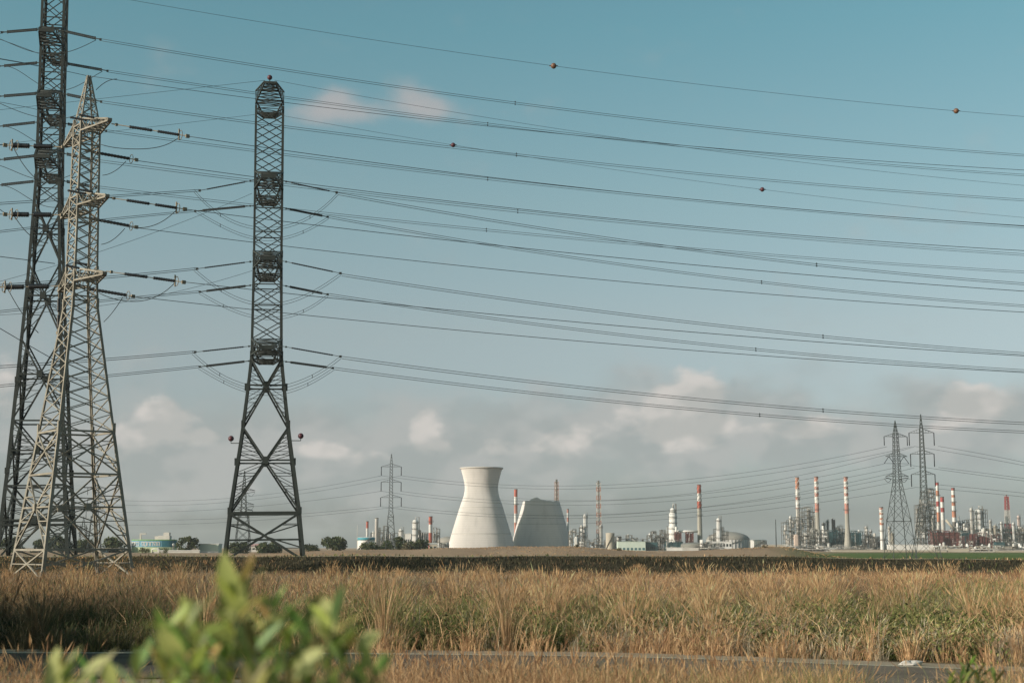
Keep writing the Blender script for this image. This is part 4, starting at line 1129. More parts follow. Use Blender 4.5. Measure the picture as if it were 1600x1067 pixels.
def tower_mat():
    m = mat('stained_tower_concrete', (.74, .705, .675), .9, 0, .05, .03)
    t = m.node_tree; N = t.nodes; L = t.links; b = N['Principled BSDF']
    b.inputs['Diffuse Roughness'].default_value = 1.0
    src = b.inputs['Base Color'].links[0].from_socket
    tc = N.new('ShaderNodeTexCoord'); sp = N.new('ShaderNodeSeparateXYZ'); L.new(tc.outputs['Object'], sp.inputs[0])
    wv = N.new('ShaderNodeMath'); wv.operation = 'SINE'; ml = N.new('ShaderNodeMath'); ml.operation = 'MULTIPLY'; ml.inputs[1].default_value = 2.6
    L.new(sp.outputs[2], ml.inputs[0]); L.new(ml.outputs[0], wv.inputs[0])
    mr = N.new('ShaderNodeMapRange'); mr.inputs[1].default_value = .80; mr.inputs[2].default_value = 1; mr.inputs[3].default_value = 0; mr.inputs[4].default_value = .13; L.new(wv.outputs[0], mr.inputs[0])
    mp = N.new('ShaderNodeMapping'); mp.inputs['Scale'].default_value = (.12, .12, .02); L.new(tc.outputs['Object'], mp.inputs[0])
    n = N.new('ShaderNodeTexNoise'); n.inputs['Scale'].default_value = 1.3; n.inputs['Detail'].default_value = 5; L.new(mp.outputs[0], n.inputs['Vector'])
    m2 = N.new('ShaderNodeMapRange'); m2.inputs[1].default_value = .5; m2.inputs[2].default_value = .75; m2.inputs[4].default_value = .22; L.new(n.outputs['Fac'], m2.inputs[0])
    ad = N.new('ShaderNodeMath'); ad.operation = 'ADD'; L.new(mr.outputs[0], ad.inputs[0]); L.new(m2.outputs[0], ad.inputs[1])
    mx = N.new('ShaderNodeMix'); mx.data_type = 'RGBA'; L.new(ad.outputs[0], mx.inputs[0]); L.new(src, mx.inputs[6]); mx.inputs[7].default_value = (.15, .145, .13, 1)
    L.new(mx.outputs[2], b.inputs['Base Color']); return m
M_TOWER = tower_mat()
cooling_tower('tall pale hourglass cooling tower with flared top, left of the ruined one', 752, 1500,
              [(855, 52.5), (840, 48), (820, 42), (800, 36), (786, 31.5), (775, 27.5), (766, 25.8), (757, 26), (750, 27.5), (740, 30), (731, 32.6)], band=(17, 44))
cooling_tower('broken truncated cooling tower in shade with a ragged top edge', 846, 1557,
              [(855, 47), (840, 43.5), (820, 38.6), (800, 33), (783, 28.3)], ragged=.55)

# ------------------------------------------------------------------ refinery kit
REF = 'refinery'
def spot(px, Y): return P(px, 855, Y).x
def base_of(px, Y, z=None):
    x = spot(px, Y); return x, Y, (float(gz(x, Y)) - .15 if z is None else z)
def zat(px, py, Y): return P(px, py, Y).z

def platform(t, z, r, parent, k=1.0):
    b = MB(); b.lathe([(r * .9, z - .15), (r * 1.0 + 1.1 * k, z - .15), (r * 1.0 + 1.1 * k, z + .12), (r * .9, z + .12)], 16, cap=False, smooth=False)
    R = r + 1.0 * k
    for j in range(10):
        a = 6.283 * j / 10; b.bar((R * math.cos(a), R * math.sin(a), z), (R * math.cos(a), R * math.sin(a), z + 1.1), .09)
    b.ring((0, 0, z + 1.1), R, .06, 16)
    b.build('platform', M_FRAME, parent)

def chimney(label, px, ytop, ybot, wpx, Y, bands, cat='chimney', foot=0.0, plats=(), strake=False, wtop=None, z0=None, base_mat=M_CONCG, lattice=None, name='chimney', group='striped chimneys', base_y=None):
    """bands: list of (row where the band ends, material) from the top down; the rest is base_mat"""
    k = Y / F; x, y, zb = base_of(px, Y, z0)
    t = thing(name, label, cat, (x, y, zb), group=group)
    H = zat(px, ytop, Y) - zb; r1 = (wtop or wpx) * k / 2; r0 = wpx * k / 2
    rad = lambda z: r1 + (r0 - r1) * (1 - z / H) + foot * k * max(0, 1 - z / (H * .42)) ** 2
    mats = [base_mat]; cuts = [(H, None)]
    zs = [0.0]; segs = []
    top = H
    for row, m in bands:
        if m not in mats: mats.append(m)
        zlo = zat(px, row, Y) - zb; segs.append((zlo, top, mats.index(m))); top = zlo
    segs.append((0, top, 0)); segs = segs[::-1]
    prof, mis = [], []
    for lo, hi, mi in segs:
        n = 6 if mi == 0 else 2
        for i in range(n):
            z = lo + (hi - lo) * i / n; prof.append((rad(z), z)); mis.append(mi)
    prof.append((rad(H), H)); mis = mis[:len(prof) - 1]
    mb = MB(); mb.lathe(prof + [(rad(H) * .8, H), (rad(H) * .8, H - 2.5)], 20, mis=mis + [mis[-1]] * 2, cap=False)
    mb.build('shaft', mats, t)
    b = MB(); b.lathe([(rad(H) * 1.0, H - .5), (rad(H) * 1.1, H - .45), (rad(H) * 1.1, H + .15), (rad(H) * .86, H + .15)], 20, cap=False); b.build('rim', M_FRAME, t)
    for row in plats: 
        z = zat(px, row, Y) - zb; platform(t, z, rad(z), t, 1.2)
    if strake:
        b = MB(); z0_, z1_ = H * .62, H * .985
        for ph in (0, 2.094, 4.189):
            pts = []
            for i in range(49):
                f = i / 48; z = z0_ + (z1_ - z0_) * f; a = ph + f * 10.5; R = rad(z) + .18
                pts.append((R * math.cos(a), R * math.sin(a), z))
            for p, q in zip(pts, pts[1:]): b.bar(p, q, .45, .3)
        b.build('helical_strake', M_FRAME if strake == 1 else M_WHITE, t)
    b = MB(); a = 2.2
    for dx in (-.28, .28): b.bar(((rad(0)) * -.35 + dx, -rad(0) - .3, 1), (rad(H) * -.35 + dx, -rad(H) - .3, H), .09)
    b.build('ladder', M_FRAME, t)
    if lattice:
        b = MB(); w0, w1 = lattice[0] * k / 2, lattice[1] * k / 2; n = 16; mi = []
        for i in range(n):
            za, zc = H * i / n * .97, H * (i + 1) / n * .97
            wa, wc = w0 + (w1 - w0) * i / n, w0 + (w1 - w0) * (i + 1) / n
            m_ = 0
            for s0, s1 in (((-1, -1), (1, -1)), ((1, -1), (1, 1)), ((1, 1), (-1, 1)), ((-1, 1), (-1, -1))):
                m_ = (i % 2 if lattice[2] is M_ORANGE else 0) if (lattice[2] is not M_BAND) else (1 - (i // 4) % 2)
                b.bar((s0[0] * wa, s0[1] * wa, za), (s0[0] * wc, s0[1] * wc, zc), .5, mi=m_)
                b.bar((s0[0] * wa, s0[1] * wa, za), (s1[0] * wc, s1[1] * wc, zc), .28, mi=m_); b.bar((s1[0] * wa, s1[1] * wa, za), (s0[0] * wc, s0[1] * wc, zc), .2, mi=m_)
                b.bar((s0[0] * wa, s0[1] * wa, za), (s1[0] * wa, s1[1] * wa, za), .2, mi=m_)
        b.build('lattice_frame', [lattice[2], M_DWHITE], t)
    return t

def column(label, px, ytop, ybot, wpx, Y, m=M_WHITE, plats=3, z0=None, cap='dome', group='process columns', steps=None, name='process_column'):
    k = Y / F; x, y, zb = base_of(px, Y, z0)
    t = thing(name, label, 'column', (x, y, zb), group=group); H = zat(px, ytop, Y) - zb; r = wpx * k / 2
    prof = [(r * 1.12, 0), (r * 1.0, H * .06)]
    if steps:
        for f, q in steps: prof += [(prof[-1][0], H * f), (r * q, H * (f + .025))]
    rt = prof[-1][0]
    prof += [(rt, H - rt * .9), (rt * .9, H - rt * .45), (rt * .6, H - rt * .15), (rt * .12, H)]
    mb = MB(); mb.lathe(prof, 20, cap=True); mb.build('vessel', m, t)
    def rr(z): return float(np.interp(z, [p[1] for p in prof], [p[0] for p in prof]))
    for i in range(plats):
        z = H * (.93 - .8 * i / max(plats, 1)) - rt * .4; platform(t, z, rr(z), t)
    b = MB(); b.tube([(rt * .2, 0, H - .2), (rt * .2, 0, H + r * .9), (rt * 1.35, 0, H + r * .9), (rt * 1.45, 0, H * .5), (r * 1.5, 0, 1)], max(.22, r * .16), 7)
    b.build('overhead_pipe', M_PIPE, t)
    b = MB()
    for dx in (-.3, .3): b.bar((-r * .55 + dx, -r * .98, 0), (-rt * .55 + dx, -rt * .98, H * .95), .1)
    for i in range(int(H / 2.2)): b.bar((-r * .55 - .3, -r * .98, i * 2.2), (-r * .55 + .3, -r * .98, i * 2.2), .09)
    b.build('ladder', M_FRAME, t)
    return t

def process_unit(label, px0, px1, heights, Y, depth=14, storey=4.2, m=M_FRAME, seed=1, vessels=6, z0=None, vm=(M_DWHITE, M_PIPE, M_WHITE), clad=None, group='process units', bar=.42):
    """open steel structure: heights = rows of the roof line, one per bay, from left to right"""
    rd = random.Random(seed); pc = (px0 + px1) / 2; x, y, zb = base_of(pc, Y, z0); k = Y / F
    t = thing('process_unit', label, 'steel structure', (x, y, zb), group=group)
    n = len(heights); W = (px1 - px0) * k; bw = W / n; mb = MB(); dk = MB(); rl = MB()
    Hs = [zat(pc, r, Y) - zb for r in heights]
    for i in range(n):
        xl, xr = -W / 2 + i * bw, -W / 2 + (i + 1) * bw; H = Hs[i]; ns = max(1, round(H / storey))
        for yy in (-depth / 2, 0, depth / 2):
            hl = max(H, Hs[i - 1]) if i else H
            mb.bar((xl, yy, 0), (xl, yy, hl), bar)
            if i == n - 1: mb.bar((xr, yy, 0), (xr, yy, H), bar)
        for s in range(1, ns + 1):
            z = H * s / ns
            for yy in (-depth / 2, 0, depth / 2): mb.bar((xl, yy, z), (xr, yy, z), bar * .85)
            for xx in (xl, xr): mb.bar((xx, -depth / 2, z), (xx, depth / 2, z), bar * .8)
            if rd.random() < .62:
                f = rd.choice([(0, 1), (0, 1), (0, .55), (.45, 1)]); cx = xl + bw * (f[0] + f[1]) / 2
                dk.box((cx, rd.choice([-depth / 4, 0, depth / 4]), z + .25), (bw * (f[1] - f[0]) * .98, depth * rd.uniform(.4, .95), .14))
                rl.bar((xl, -depth / 2, z + 1.25), (xr, -depth / 2, z + 1.25), .12)
            if rd.random() < .45:
                zl = H * (s - 1) / ns
                if rd.random() < .5: mb.bar((xl, -depth / 2, zl), (xr, -depth / 2, z), bar * .6)
                else: mb.bar((xr, -depth / 2, zl), (xl, -depth / 2, z), bar * .6)
    mb.build('steel_frame', m, t); dk.build('deck', M_GREYR, t)
    if rl.v: rl.build('handrail', m, t)
    for j in range(vessels):
        i = rd.randrange(n); H = Hs[i]; ns = max(1, round(H / storey)); s = rd.randrange(0, ns)
        z = H * s / ns + .4; cx = -W / 2 + (i + rd.uniform(.3, .7)) * bw; yy = rd.uniform(-depth * .38, depth * .2)
        b = MB(); sh = H / ns
        if rd.random() < .5:
            r = rd.uniform(.8, 1.5); L = sh * rd.uniform(1.0, 2.3); b.lathe([(r * .2, z), (r * .8, z + .3), (r, z + .9), (r, z + L - .9), (r * .8, z + L - .3), (r * .15, z + L)], 12, (cx, yy))
            for a in range(4): b.bar((cx + r * .8 * math.cos(a * 1.57), yy + r * .8 * math.sin(a * 1.57), z - .4), (cx + r * .8 * math.cos(a * 1.57), yy + r * .8 * math.sin(a * 1.57), z + 1), .2)
        else:
            r = rd.uniform(.7, 1.2); L = min(bw * .9, 7); zc = z + r + .5
            b.tube([(cx - L / 2, yy, zc), (cx - L / 2 + .3, yy, zc), (cx - L / 2 + .8, yy, zc), (cx + L / 2 - .8, yy, zc), (cx + L / 2 - .3, yy, zc), (cx + L / 2, yy, zc)], [r * .3, r * .8, r, r, r * .8, r * .3], 12)
            for q in (-.3, .3): b.box((cx + L * q, yy, z + .2), (.5, r * 1.4, 1.0))
        b.build('vessel', rd.choice(vm), t)
    b = MB()
    for j in range(6 + n * 5):
        i = rd.randrange(n); H = Hs[i]; r = rd.uniform(.14, .34); xx = -W / 2 + (i + rd.random()) * bw; yy = rd.uniform(-depth / 2 - .6, depth / 2)
        if rd.random() < .55: z0_ = rd.uniform(0, H * .4); b.tube([(xx, yy, z0_), (xx, yy, rd.uniform(H * .5, H * 1.04))], r, 6)
        else:
            z = H * rd.random(); x2 = xx + rd.choice([-1, 1]) * bw * rd.uniform(.5, 1.6); x2 = min(max(x2, -W / 2), W / 2); b.tube([(xx, yy, z), (x2, yy, z), (x2, yy, z * rd.uniform(.3, .9))], r, 6)
    b.tube([(-W / 2, -depth / 2 - .4, 2.2), (W / 2, -depth / 2 - .4, 2.2)], .3, 6)
    b.build('pipework', M_PIPE, t)
    if clad:
        b = MB()
        for (fa, fb, fz0, fz1) in clad[1]:
            H = max(Hs); b.box(((-.5 + (fa + fb) / 2) * W, -depth * .1, H * (fz0 + fz1) / 2), (W * (fb - fa), depth * .7, H * (fz1 - fz0)))
        b.build('cladding', clad[0], t)
    return t

def tank(label, px, ytop, ybot, wpx, Y, m=M_WHITE, roof=None, rim=None, ribs=0, z0=None, dome=0.0, group='storage tanks'):
    k = Y / F; x, y, zb = base_of(px, Y, z0); t = thing('storage_tank', label, 'tank', (x, y, zb), group=group)
    H = zat(px, ytop, Y) - zb; r = wpx * k / 2; mb = MB(); n = 40
    mb.lathe([(r, 0), (r, H)], n, cap=False); 
    mb.build('shell', m, t)
    rf = MB(); dz = dome * k if dome else r * .06
    rf.lathe([(r * 1.005, H - .12)] + [(r * math.cos(a) * 1.005, H + .02 + dz * math.sin(a)) for a in np.linspace(0, 1.52, 9)], n, cap=True); rf.build('roof', roof or m, t)
    if rim: b = MB(); b.lathe([(r + .05, H * .80), (r + .12, H * .80), (r + .12, H), (r + .05, H)], n, cap=False); b.build('painted_band', rim, t)
    if ribs:
        b = MB()
        for j in range(ribs):
            a = 6.283 * j / ribs; b.bar((r * 1.01 * math.cos(a), r * 1.01 * math.sin(a), 0), (r * 1.01 * math.cos(a), r * 1.01 * math.sin(a), H), .45)
        b.build('rib', M_DWHITE, t)
    b = MB(); pts = []
    for i in range(18):
        f = i / 17; a = 3.6 + f * 1.7; pts.append(((r + .6) * math.cos(a), (r + .6) * math.sin(a), H * f))
    for p, q in zip(pts, pts[1:]): b.bar(p, q, .9, .18); b.bar((p[0], p[1], p[2] + 1), (q[0], q[1], q[2] + 1), .08)
    b.build('stair', M_FRAME, t)
    return t

def building(label, px0, px1, ytop, ybot, Y, m=M_DWHITE, roof=M_GREYR, depth=10, windows=0, wm=M_BLACKISH, z0=None, slope=0.0, base=None, group='low refinery buildings', wrow=.55, wh=.25, name='low_building'):
    pc = (px0 + px1) / 2; x, y, zb = base_of(pc, Y, z0); k = Y / F; t = thing(name, label, 'building', (x, y, zb), group=group)
    W = (px1 - px0) * k; H = zat(pc, ytop, Y) - zb
    b = MB(); b.box((0, 0, H / 2), (W, depth, H)); b.build('wall', m, t)
    b = MB()
    if slope:
        vs = [(-W / 2 - .4, -depth / 2 - .5, H + .02), (W / 2 + .4, -depth / 2 - .5, H + .02), (W / 2 + .4, depth / 2 + .5, H + .02), (-W / 2 - .4, depth / 2 + .5, H + .02), (-W / 2 - .4, 0, H + slope), (W / 2 + .4, 0, H + slope)]
        b.add(vs, [(0, 1, 5, 4), (2, 3, 4, 5), (0, 4, 3), (1, 2, 5), (0, 3, 2, 1)])
    else: b.box((0, 0, H + .18), (W + .5, depth + .5, .34))
    b.build('roof', roof, t)
    for i in range(windows):
        b = MB(); cx = -W / 2 + W * (i + .5) / windows; b.box((cx, -depth / 2 - .02, H * wrow), (W / windows * .62, .14, H * wh)); b.build('window', wm, t)
    if base: b = MB(); b.box((0, -depth / 2 - .03, H * .12), (W * .999, .16, H * .24)); b.build('plinth', base, t)
    return t

def duct(label, pts_px, Y, r, m=M_BEIGE, name='duct', legs=True, group='ducts and pipe bridges', z0=None, square=False):
    p = [P(a, b, Y) for a, b in pts_px]; o = Vector((p[0].x, Y, float(gz(p[0].x, Y)))); t = thing(name, label, 'duct', o, group=group)
    b = MB(); loc = [q - o for q in p]
    if square:
        for a, c in zip(loc, loc[1:]): b.bar(a, c, r * 2, r * 2)
    else: b.tube(loc, r, 10)
    b.build('casing', m, t)
    if legs:
        b = MB(); L = loc[-1].x - loc[0].x; n = max(2, int(abs(L) / 9))
        for i in range(n + 1):
            f = i / n; q = None
            for a, c in zip(loc, loc[1:]):
                if min(a.x, c.x) - .01 <= loc[0].x + L * f <= max(a.x, c.x) + .01:
                    g = (loc[0].x + L * f - a.x) / (c.x - a.x + 1e-9); q = a.lerp(c, g); break
            if q is None: continue
            for s in (-1, 1): b.bar((q.x, s * r, -.5), (q.x, s * r * .6, q.z - r * .5), .3)
        b.build('support', M_FRAME, t)
    return t

def mast(label, px, ytop, Y, wpx, m, name='mast', group='masts', z0=None):
    k = Y / F; x, y, zb = base_of(px, Y, z0); t = thing(name, label, 'mast', (x, y, zb), group=group); H = zat(px, ytop, Y) - zb
    b = MB(); b.tube([(0, 0, 0), (0, 0, H * .5), (0, 0, H)], [wpx * k * .5, wpx * k * .45, wpx * k * .3], 8); b.build('pole', m, t)
    b = MB(); b.box((0, 0, .3), (wpx * k * 2, wpx * k * 2, .9)); b.build('footing', M_CONCG, t); return t

# ------------------------------------------------------------------ left of the towers
def banner_building():
    Y = 800; k = Y / F; x, y, zb = base_of(241, Y); t = thing('banner_building', 'long round ended building with teal band, white lettering and pale green base', 'building', (x, y, zb), group='low refinery buildings')
    W = 70 * k; H = zat(241, 843, Y) - zb; R = W / 2
    def arc(r0, z0, z1, nm, m, a0=3.25, a1=6.1, par=None, sq=.42):
        b = MB(); n = 40; vs = []
        for i in range(n + 1):
            a = a0 + (a1 - a0) * i / n; vs += [(r0 * math.cos(a), r0 * sq * math.sin(a), z0), (r0 * math.cos(a), r0 * sq * math.sin(a), z1)]
        b.add(vs, [(2 * i, 2 * i + 2, 2 * i + 3, 2 * i + 1) for i in range(n)], 0, True)
        return b.build(nm, m, par or t)
    b = MB(); n = 48
    for (r, z0, z1) in ((R, 0, H),):
        vs = [(r * math.cos(6.283 * i / n), r * .42 * math.sin(6.283 * i / n), z) for z in (z0, z1) for i in range(n)]
        b.add(vs, [(i, (i + 1) % n, n + (i + 1) % n, n + i) for i in range(n)] + [tuple(range(n, 2 * n))], 0, True)
    b.build('wall', M_LIME, t)
    band = arc(R + .06, H * .44, H * .95, 'teal_band', M_TEALB)
    sg = arc(R + .12, H * .47, H * .90, 'lettered_banner', M_BLUE, 3.35, 5.15)
    # pale block letters, two words
    lt = MB(); rd = random.Random(3)
    for w0, w1, n_ in ((3.46, 4.10, 6), (4.22, 5.05, 6)):
        for j in range(n_):
            a = w0 + (w1 - w0) * (j + .5) / n_; da = (w1 - w0) / n_ * .40
            def pt(aa, z): return ((R + .20) * math.cos(aa), (R + .20) * .42 * math.sin(aa), z)
            zl, zh = H * .54, H * .83
            kind = rd.randrange(4)
            lt.bar(pt(a - da, zh), pt(a + da, zh), .30)
            lt.bar(pt(a + da, zh), pt(a + da, zl), .30)
            if kind in (0, 2): lt.bar(pt(a - da, zl), pt(a + da, zl), .28)
            if kind in (1, 2): lt.bar(pt(a - da, zh), pt(a - da, zl), .28)
            if kind == 3: lt.bar(pt(a - da, zh), pt(a, zl), .28)
    lt.build('lettering', M_WHITE, sg)
    arc(R + .10, H * .955, H * 1.02, 'green_trim', M_GREENL)
    b = MB(); b.box((R * .45, 0, H + 1.2), (6.5, 5, 2.2)); b.box((R * .45 + 1.2, 0, H + 3.0), (3.2, 3.4, 2)); b.box((R * .45 - 4.2, 0, H + 1.0), (2.2, 2.6, 1.9)); b.build('roof_plant', M_DWHITE, t)
    b = MB(); b.box((-R * .62, 0, H + 1.7), (.9, .9, 3.2)); b.box((-R * .62 + 1.4, 0, H + 3.3), (3.4, 1.0, .7)); b.build('roof_crane', M_DWHITE, t)
    b = MB(); b.bar((R * .28, -R * .44, 0), (R * .28, -R * .44, 3), .5); b.build('downpipe', M_WHITE, t)
M_TEALB = mat('teal_cladding_band', (.035, .17, .22), .6, 0, .2, .1)
banner_building()
def gate():
    Y = 720; x, y, zb = base_of(243.5, Y); t = thing('white_gate', 'white arched gate frame in front of the banner building', 'gate', (x, y, zb)); k = Y / F
    b = MB(); w = 5.5 * k; h = 7 * k
    b.tube([(-w, 0, 0), (-w, 0, h * .85), (-w * .8, 0, h), (w * .8, 0, h), (w, 0, h * .85), (w, 0, 0)], .3, 6); b.build('frame', M_WHITE, t)
    b = MB(); b.box((0, .2, h * .22), (w * 1.7, .2, h * .36)); b.build('panel', M_DWHITE, t)
gate()
def turret():
    Y = 780; x, y, zb = base_of(271, Y); t = thing('water_tower', 'small white turret with a round cap right of the banner building', 'tower', (x, y, zb)); k = Y / F
    b = MB(); b.lathe([(1.0 * k * 1.2, 0), (1.0 * k, 9 * k), (1.6 * k, 10 * k), (1.6 * k, 10.5 * k)], 12); b.build('shaft', M_DWHITE, t)
    b = MB(); b.ball((0, 0, 12.6 * k), 2.4 * k); b.build('cap', M_WHITE, t)
    b = MB(); b.bar((0, 0, 14 * k), (0, 0, 21 * k), .15); b.build('antenna', M_FRAME, t)
turret()
building('pale mint green shed between the round tree and the dark pylon', 313, 344, 850, 862, 770, M_MINT, M_WHITE, 9, 0, base=M_WHITE)
building('low white wall running before the banner building and tree', 250, 312, 860.3, 862, 750, M_DWHITE, M_WHITE, 1.0, 0, name='boundary_wall')
building('low grey shed seen behind the leg of the pale pylon', 130, 170, 857, 862, 790, M_DWHITE, M_GREYR, 8, 5)
building('small building with pinkish roof between the legs of the dark pylon', 390, 406, 853, 860, 900, M_DWHITE, mat('pink_roof', (.45, .28, .26), .8), 8, 3, slope=1.6)
tank('white tank with a turquoise rim left of the tree clump', 572, 839.5, 858, 27, 1050, M_WHITE, M_WHITE, M_TURQ)
mast('thin pale mast left of the short red topped stack', 558, 820, 1300, .9, M_DWHITE)
chimney('short thin stack, red upper half and white below', 573.5, 814, 858, 3.8, 1350, [(825, M_RED)], base_mat=M_WHITE, group='striped chimneys')
chimney('plain pale grey stack between the thin red stack and slim pylon', 588, 809, 858, 5.4, 1380, [], base_mat=M_CONC, group='plain stacks')
process_unit('low steelwork around the plain grey stack', 580, 606, [832, 824, 828, 822], 1400, seed=3, vessels=8)
process_unit('low steelwork just right of the slim pylon', 606, 622, [836, 833], 1420, seed=4, vessels=4)
column('small white domed silo right of the slim pylon', 626, 826, 858, 6.5, 1380, M_WHITE, 1)
building('white shed with small windows right of the small silo', 631, 643, 834, 858, 1400, M_WHITE, M_WHITE, 14, 4)
column('fat white column with dark right side above the tree clump', 648.5, 811.5, 858, 8.6, 1380, M_WHITE, 4)
process_unit('thin steelwork right of the fat white column', 653, 660, [828, 832], 1390, seed=5, vessels=2)
for px, lb in ((659.5, 'left one of three slim pale silos beside the red chimney'), (663, 'middle one of three slim pale silos beside the red chimney'), (666.5, 'right one of three slim pale silos beside the red chimney')):
    column(lb, px, 832, 858, 3.2, 1400, M_DWHITE, 0)
chimney('red and white banded chimney with a platform near its top, left of the cooling towers', 672.5, 806.5, 858, 5.6, 1360, [(819, M_RED), (832, M_WHITE)], base_mat=M_RED, plats=(815,))
process_unit('open scaffold tower right of the red and white banded chimney', 677, 687, [824, 826], 1370, seed=6, vessels=2, depth=8, bar=.3)
tank('grey domed tank hugging the left foot of the big cooling tower', 700, 847, 858, 34, 1650, M_GREYR, M_DOME, None, 0, dome=9)
building('low pale shed at the left foot of the cooling tower', 671, 683, 850, 860, 1300, M_BEIGE, M_DWHITE, 10, 2, slope=1.2)
process_unit('low clutter of pipes at the left foot of the cooling tower', 684, 701, [848, 850, 849], 1320, seed=7, vessels=6, storey=2.6, bar=.3)
# ------------------------------------------------------------------ between and right of the cooling towers
chimney('red and white chimney rising behind the gap of the two cooling towers', 806, 764, 858, 5.2, 1700, [(776, M_RED), (789, M_WHITE), (802, M_PINK), (816, M_WHITE)], base_mat=M_PINK, plats=(788,))
chimney('slender stack in an orange lattice rising behind the ruined cooling tower', 870, 749, 858, 3.0, 1700, [(756, M_FRAME), (762, M_WHITE)], base_mat=M_DWHITE, lattice=(6.5, 5.2, mat('rusty_orange_lattice', (.34, .17, .10), .8)), name='flare_stack', group='flare stacks')
chimney('thin white and pink stack at the right edge of the ruined cooling tower', 887.5, 795, 858, 3.0, 1600, [(801, M_PINK), (808, M_WHITE), (815, M_PINK), (830, M_WHITE)], base_mat=M_DWHITE)
process_unit('low process block right of the ruined cooling tower', 889, 911, [830, 827, 833, 824], 1470, seed=8, vessels=12)
column('short white drum at the right foot of the ruined cooling tower', 900.5, 838, 858, 5.6, 1455, M_WHITE, 0)
column('white column between the ruined cooling tower and the lattice flare stack', 914.5, 803, 858, 5.2, 1475, M_WHITE, 3)
chimney('tall orange lattice flare stack with a dark lower half', 936, 751, 858, 2.6, 1480, [(753, M_FRAME)], base_mat=M_DWHITE, lattice=(7.0, 5.4, M_ORANGE), name='flare_stack', group='flare stacks', plats=(754,))
column('pale pipe column leaning against the lattice flare stack', 939, 820, 858, 4.0, 1470, M_DWHITE, 2)
tank('beige raised tank right of the lattice flare stack', 953.5, 832.5, 858, 13.5, 1440, M_BEIGE, M_BEIGE)
process_unit('long low pipe rack below the beige raised tank', 905, 968, [845, 843, 846, 842, 847, 844, 848, 846], 1450, seed=9, vessels=18, storey=3.0, bar=.3)
def shed():
    t = building('long white workshop with a green roof and shaded right end', 965, 1007, 846, 862, 1300, M_MINT, mat('faded_green_roof', (.25, .32, .27), .7), 18, 7, mat('teal_window', (.05, .12, .14), .3), wrow=.20, wh=.25)
shed()
building('dark open ended hall joined to the white workshop', 1006.8, 1026, 847, 861, 1305, M_TEAL, mat('dark_roof', (.10, .12, .11), .7), 17, 6, M_BLACKISH, wrow=.3, wh=.3)
process_unit('low mixed pipework right of the dark hall', 1005, 1046, [842, 836, 840, 838, 834, 842], 1480, seed=10, vessels=16, storey=3.2)
chimney('short thin pale vent beside the stepped white column', 1043, 822, 858, 1.5, 1480, [], base_mat=M_DWHITE, group='plain stacks')
column('big stepped white column with ringed platforms left of the red boilers', 1052, 793, 858, 13.5, 1470, M_WHITE, 6, steps=[(.55, .86), (.86, .55)])
for a, b, lb in ((1055, 1064, 'left oxide red boiler block under the long white duct'), (1072, 1083, 'right oxide red boiler block under the long white duct')):
    process_unit(lb, a, b, [831, 832], 1450, seed=int(a), vessels=3, m=M_BRICK, clad=(M_BRICK, [(.05, .95, .42, .92)]), depth=9, group='red boilers')
process_unit('dark teal steelwork under the red boilers', 1040, 1066, [846, 847, 846], 1440, seed=12, vessels=4, m=M_TEAL, clad=(M_TEAL, [(.1, .95, .1, .9)]), depth=9)
duct('long horizontal white duct joining the red boilers to the chimney', [(1057, 830), (1094, 830)], 1455, 1.3, M_WHITE)
chimney('lone chimney with red and white top on a grey shaft, mid plant', 1094, 757, 858, 8.2, 1455, [(770.5, M_RED), (783, M_WHITE), (794, M_RED)], wtop=5.8, plats=(805,), base_mat=M_CONCG, strake=1)
tank('low dark grey domed mound tank at the foot of the lone chimney', 1086, 851, 860, 44, 1420, M_GREYR, M_GREYR, dome=4)
building('long plain white wall before the red boilers', 1042, 1066, 855.5, 862, 1250, M_WHITE, M_WHITE, 2, 0, name='boundary_wall')
building('right section of the plain white wall, partly stained', 1066.3, 1091, 856, 862, 1250, M_DWHITE, M_WHITE, 2, 0, name='boundary_wall')
column('white column with dark crown left of the big domed tank', 1123.5, 809, 858, 7.2, 1480, M_WHITE, 3, steps=[(.6, .85)])
process_unit('steelwork clinging to the white column by the domed tank', 1110, 1137, [836, 826, 824, 830], 1490, seed=14, vessels=6)
tank('big ribbed tank with a wide grey dome', 1138, 843, 858, 66, 1540, M_WHITE, M_DOME, None, 40, dome=12.5)
tank('smaller ribbed tank right of the big domed one', 1184, 844, 858, 27, 1500, M_WHITE, M_DWHITE, None, 26, dome=1.5)
building('low white gallery before the big domed tank', 1104, 1143, 846, 858, 1420, M_WHITE, M_WHITE, 5, 8, wrow=.6, wh=.3)
process_unit('low pipework along the foot of the domed tanks', 1092, 1130, [849, 847, 850, 848], 1400, seed=15, vessels=8, storey=2.8, bar=.3)
mast('lone dark mast left of the first group of striped stacks', 1213, 811, 1350, 1.7, M_DARK, z0=-1)
building('low parapet wall just left of the first steel structure', 1190, 1226, 851, 858, 1450, M_BEIGE, M_DWHITE, 3, 0, name='boundary_wall')
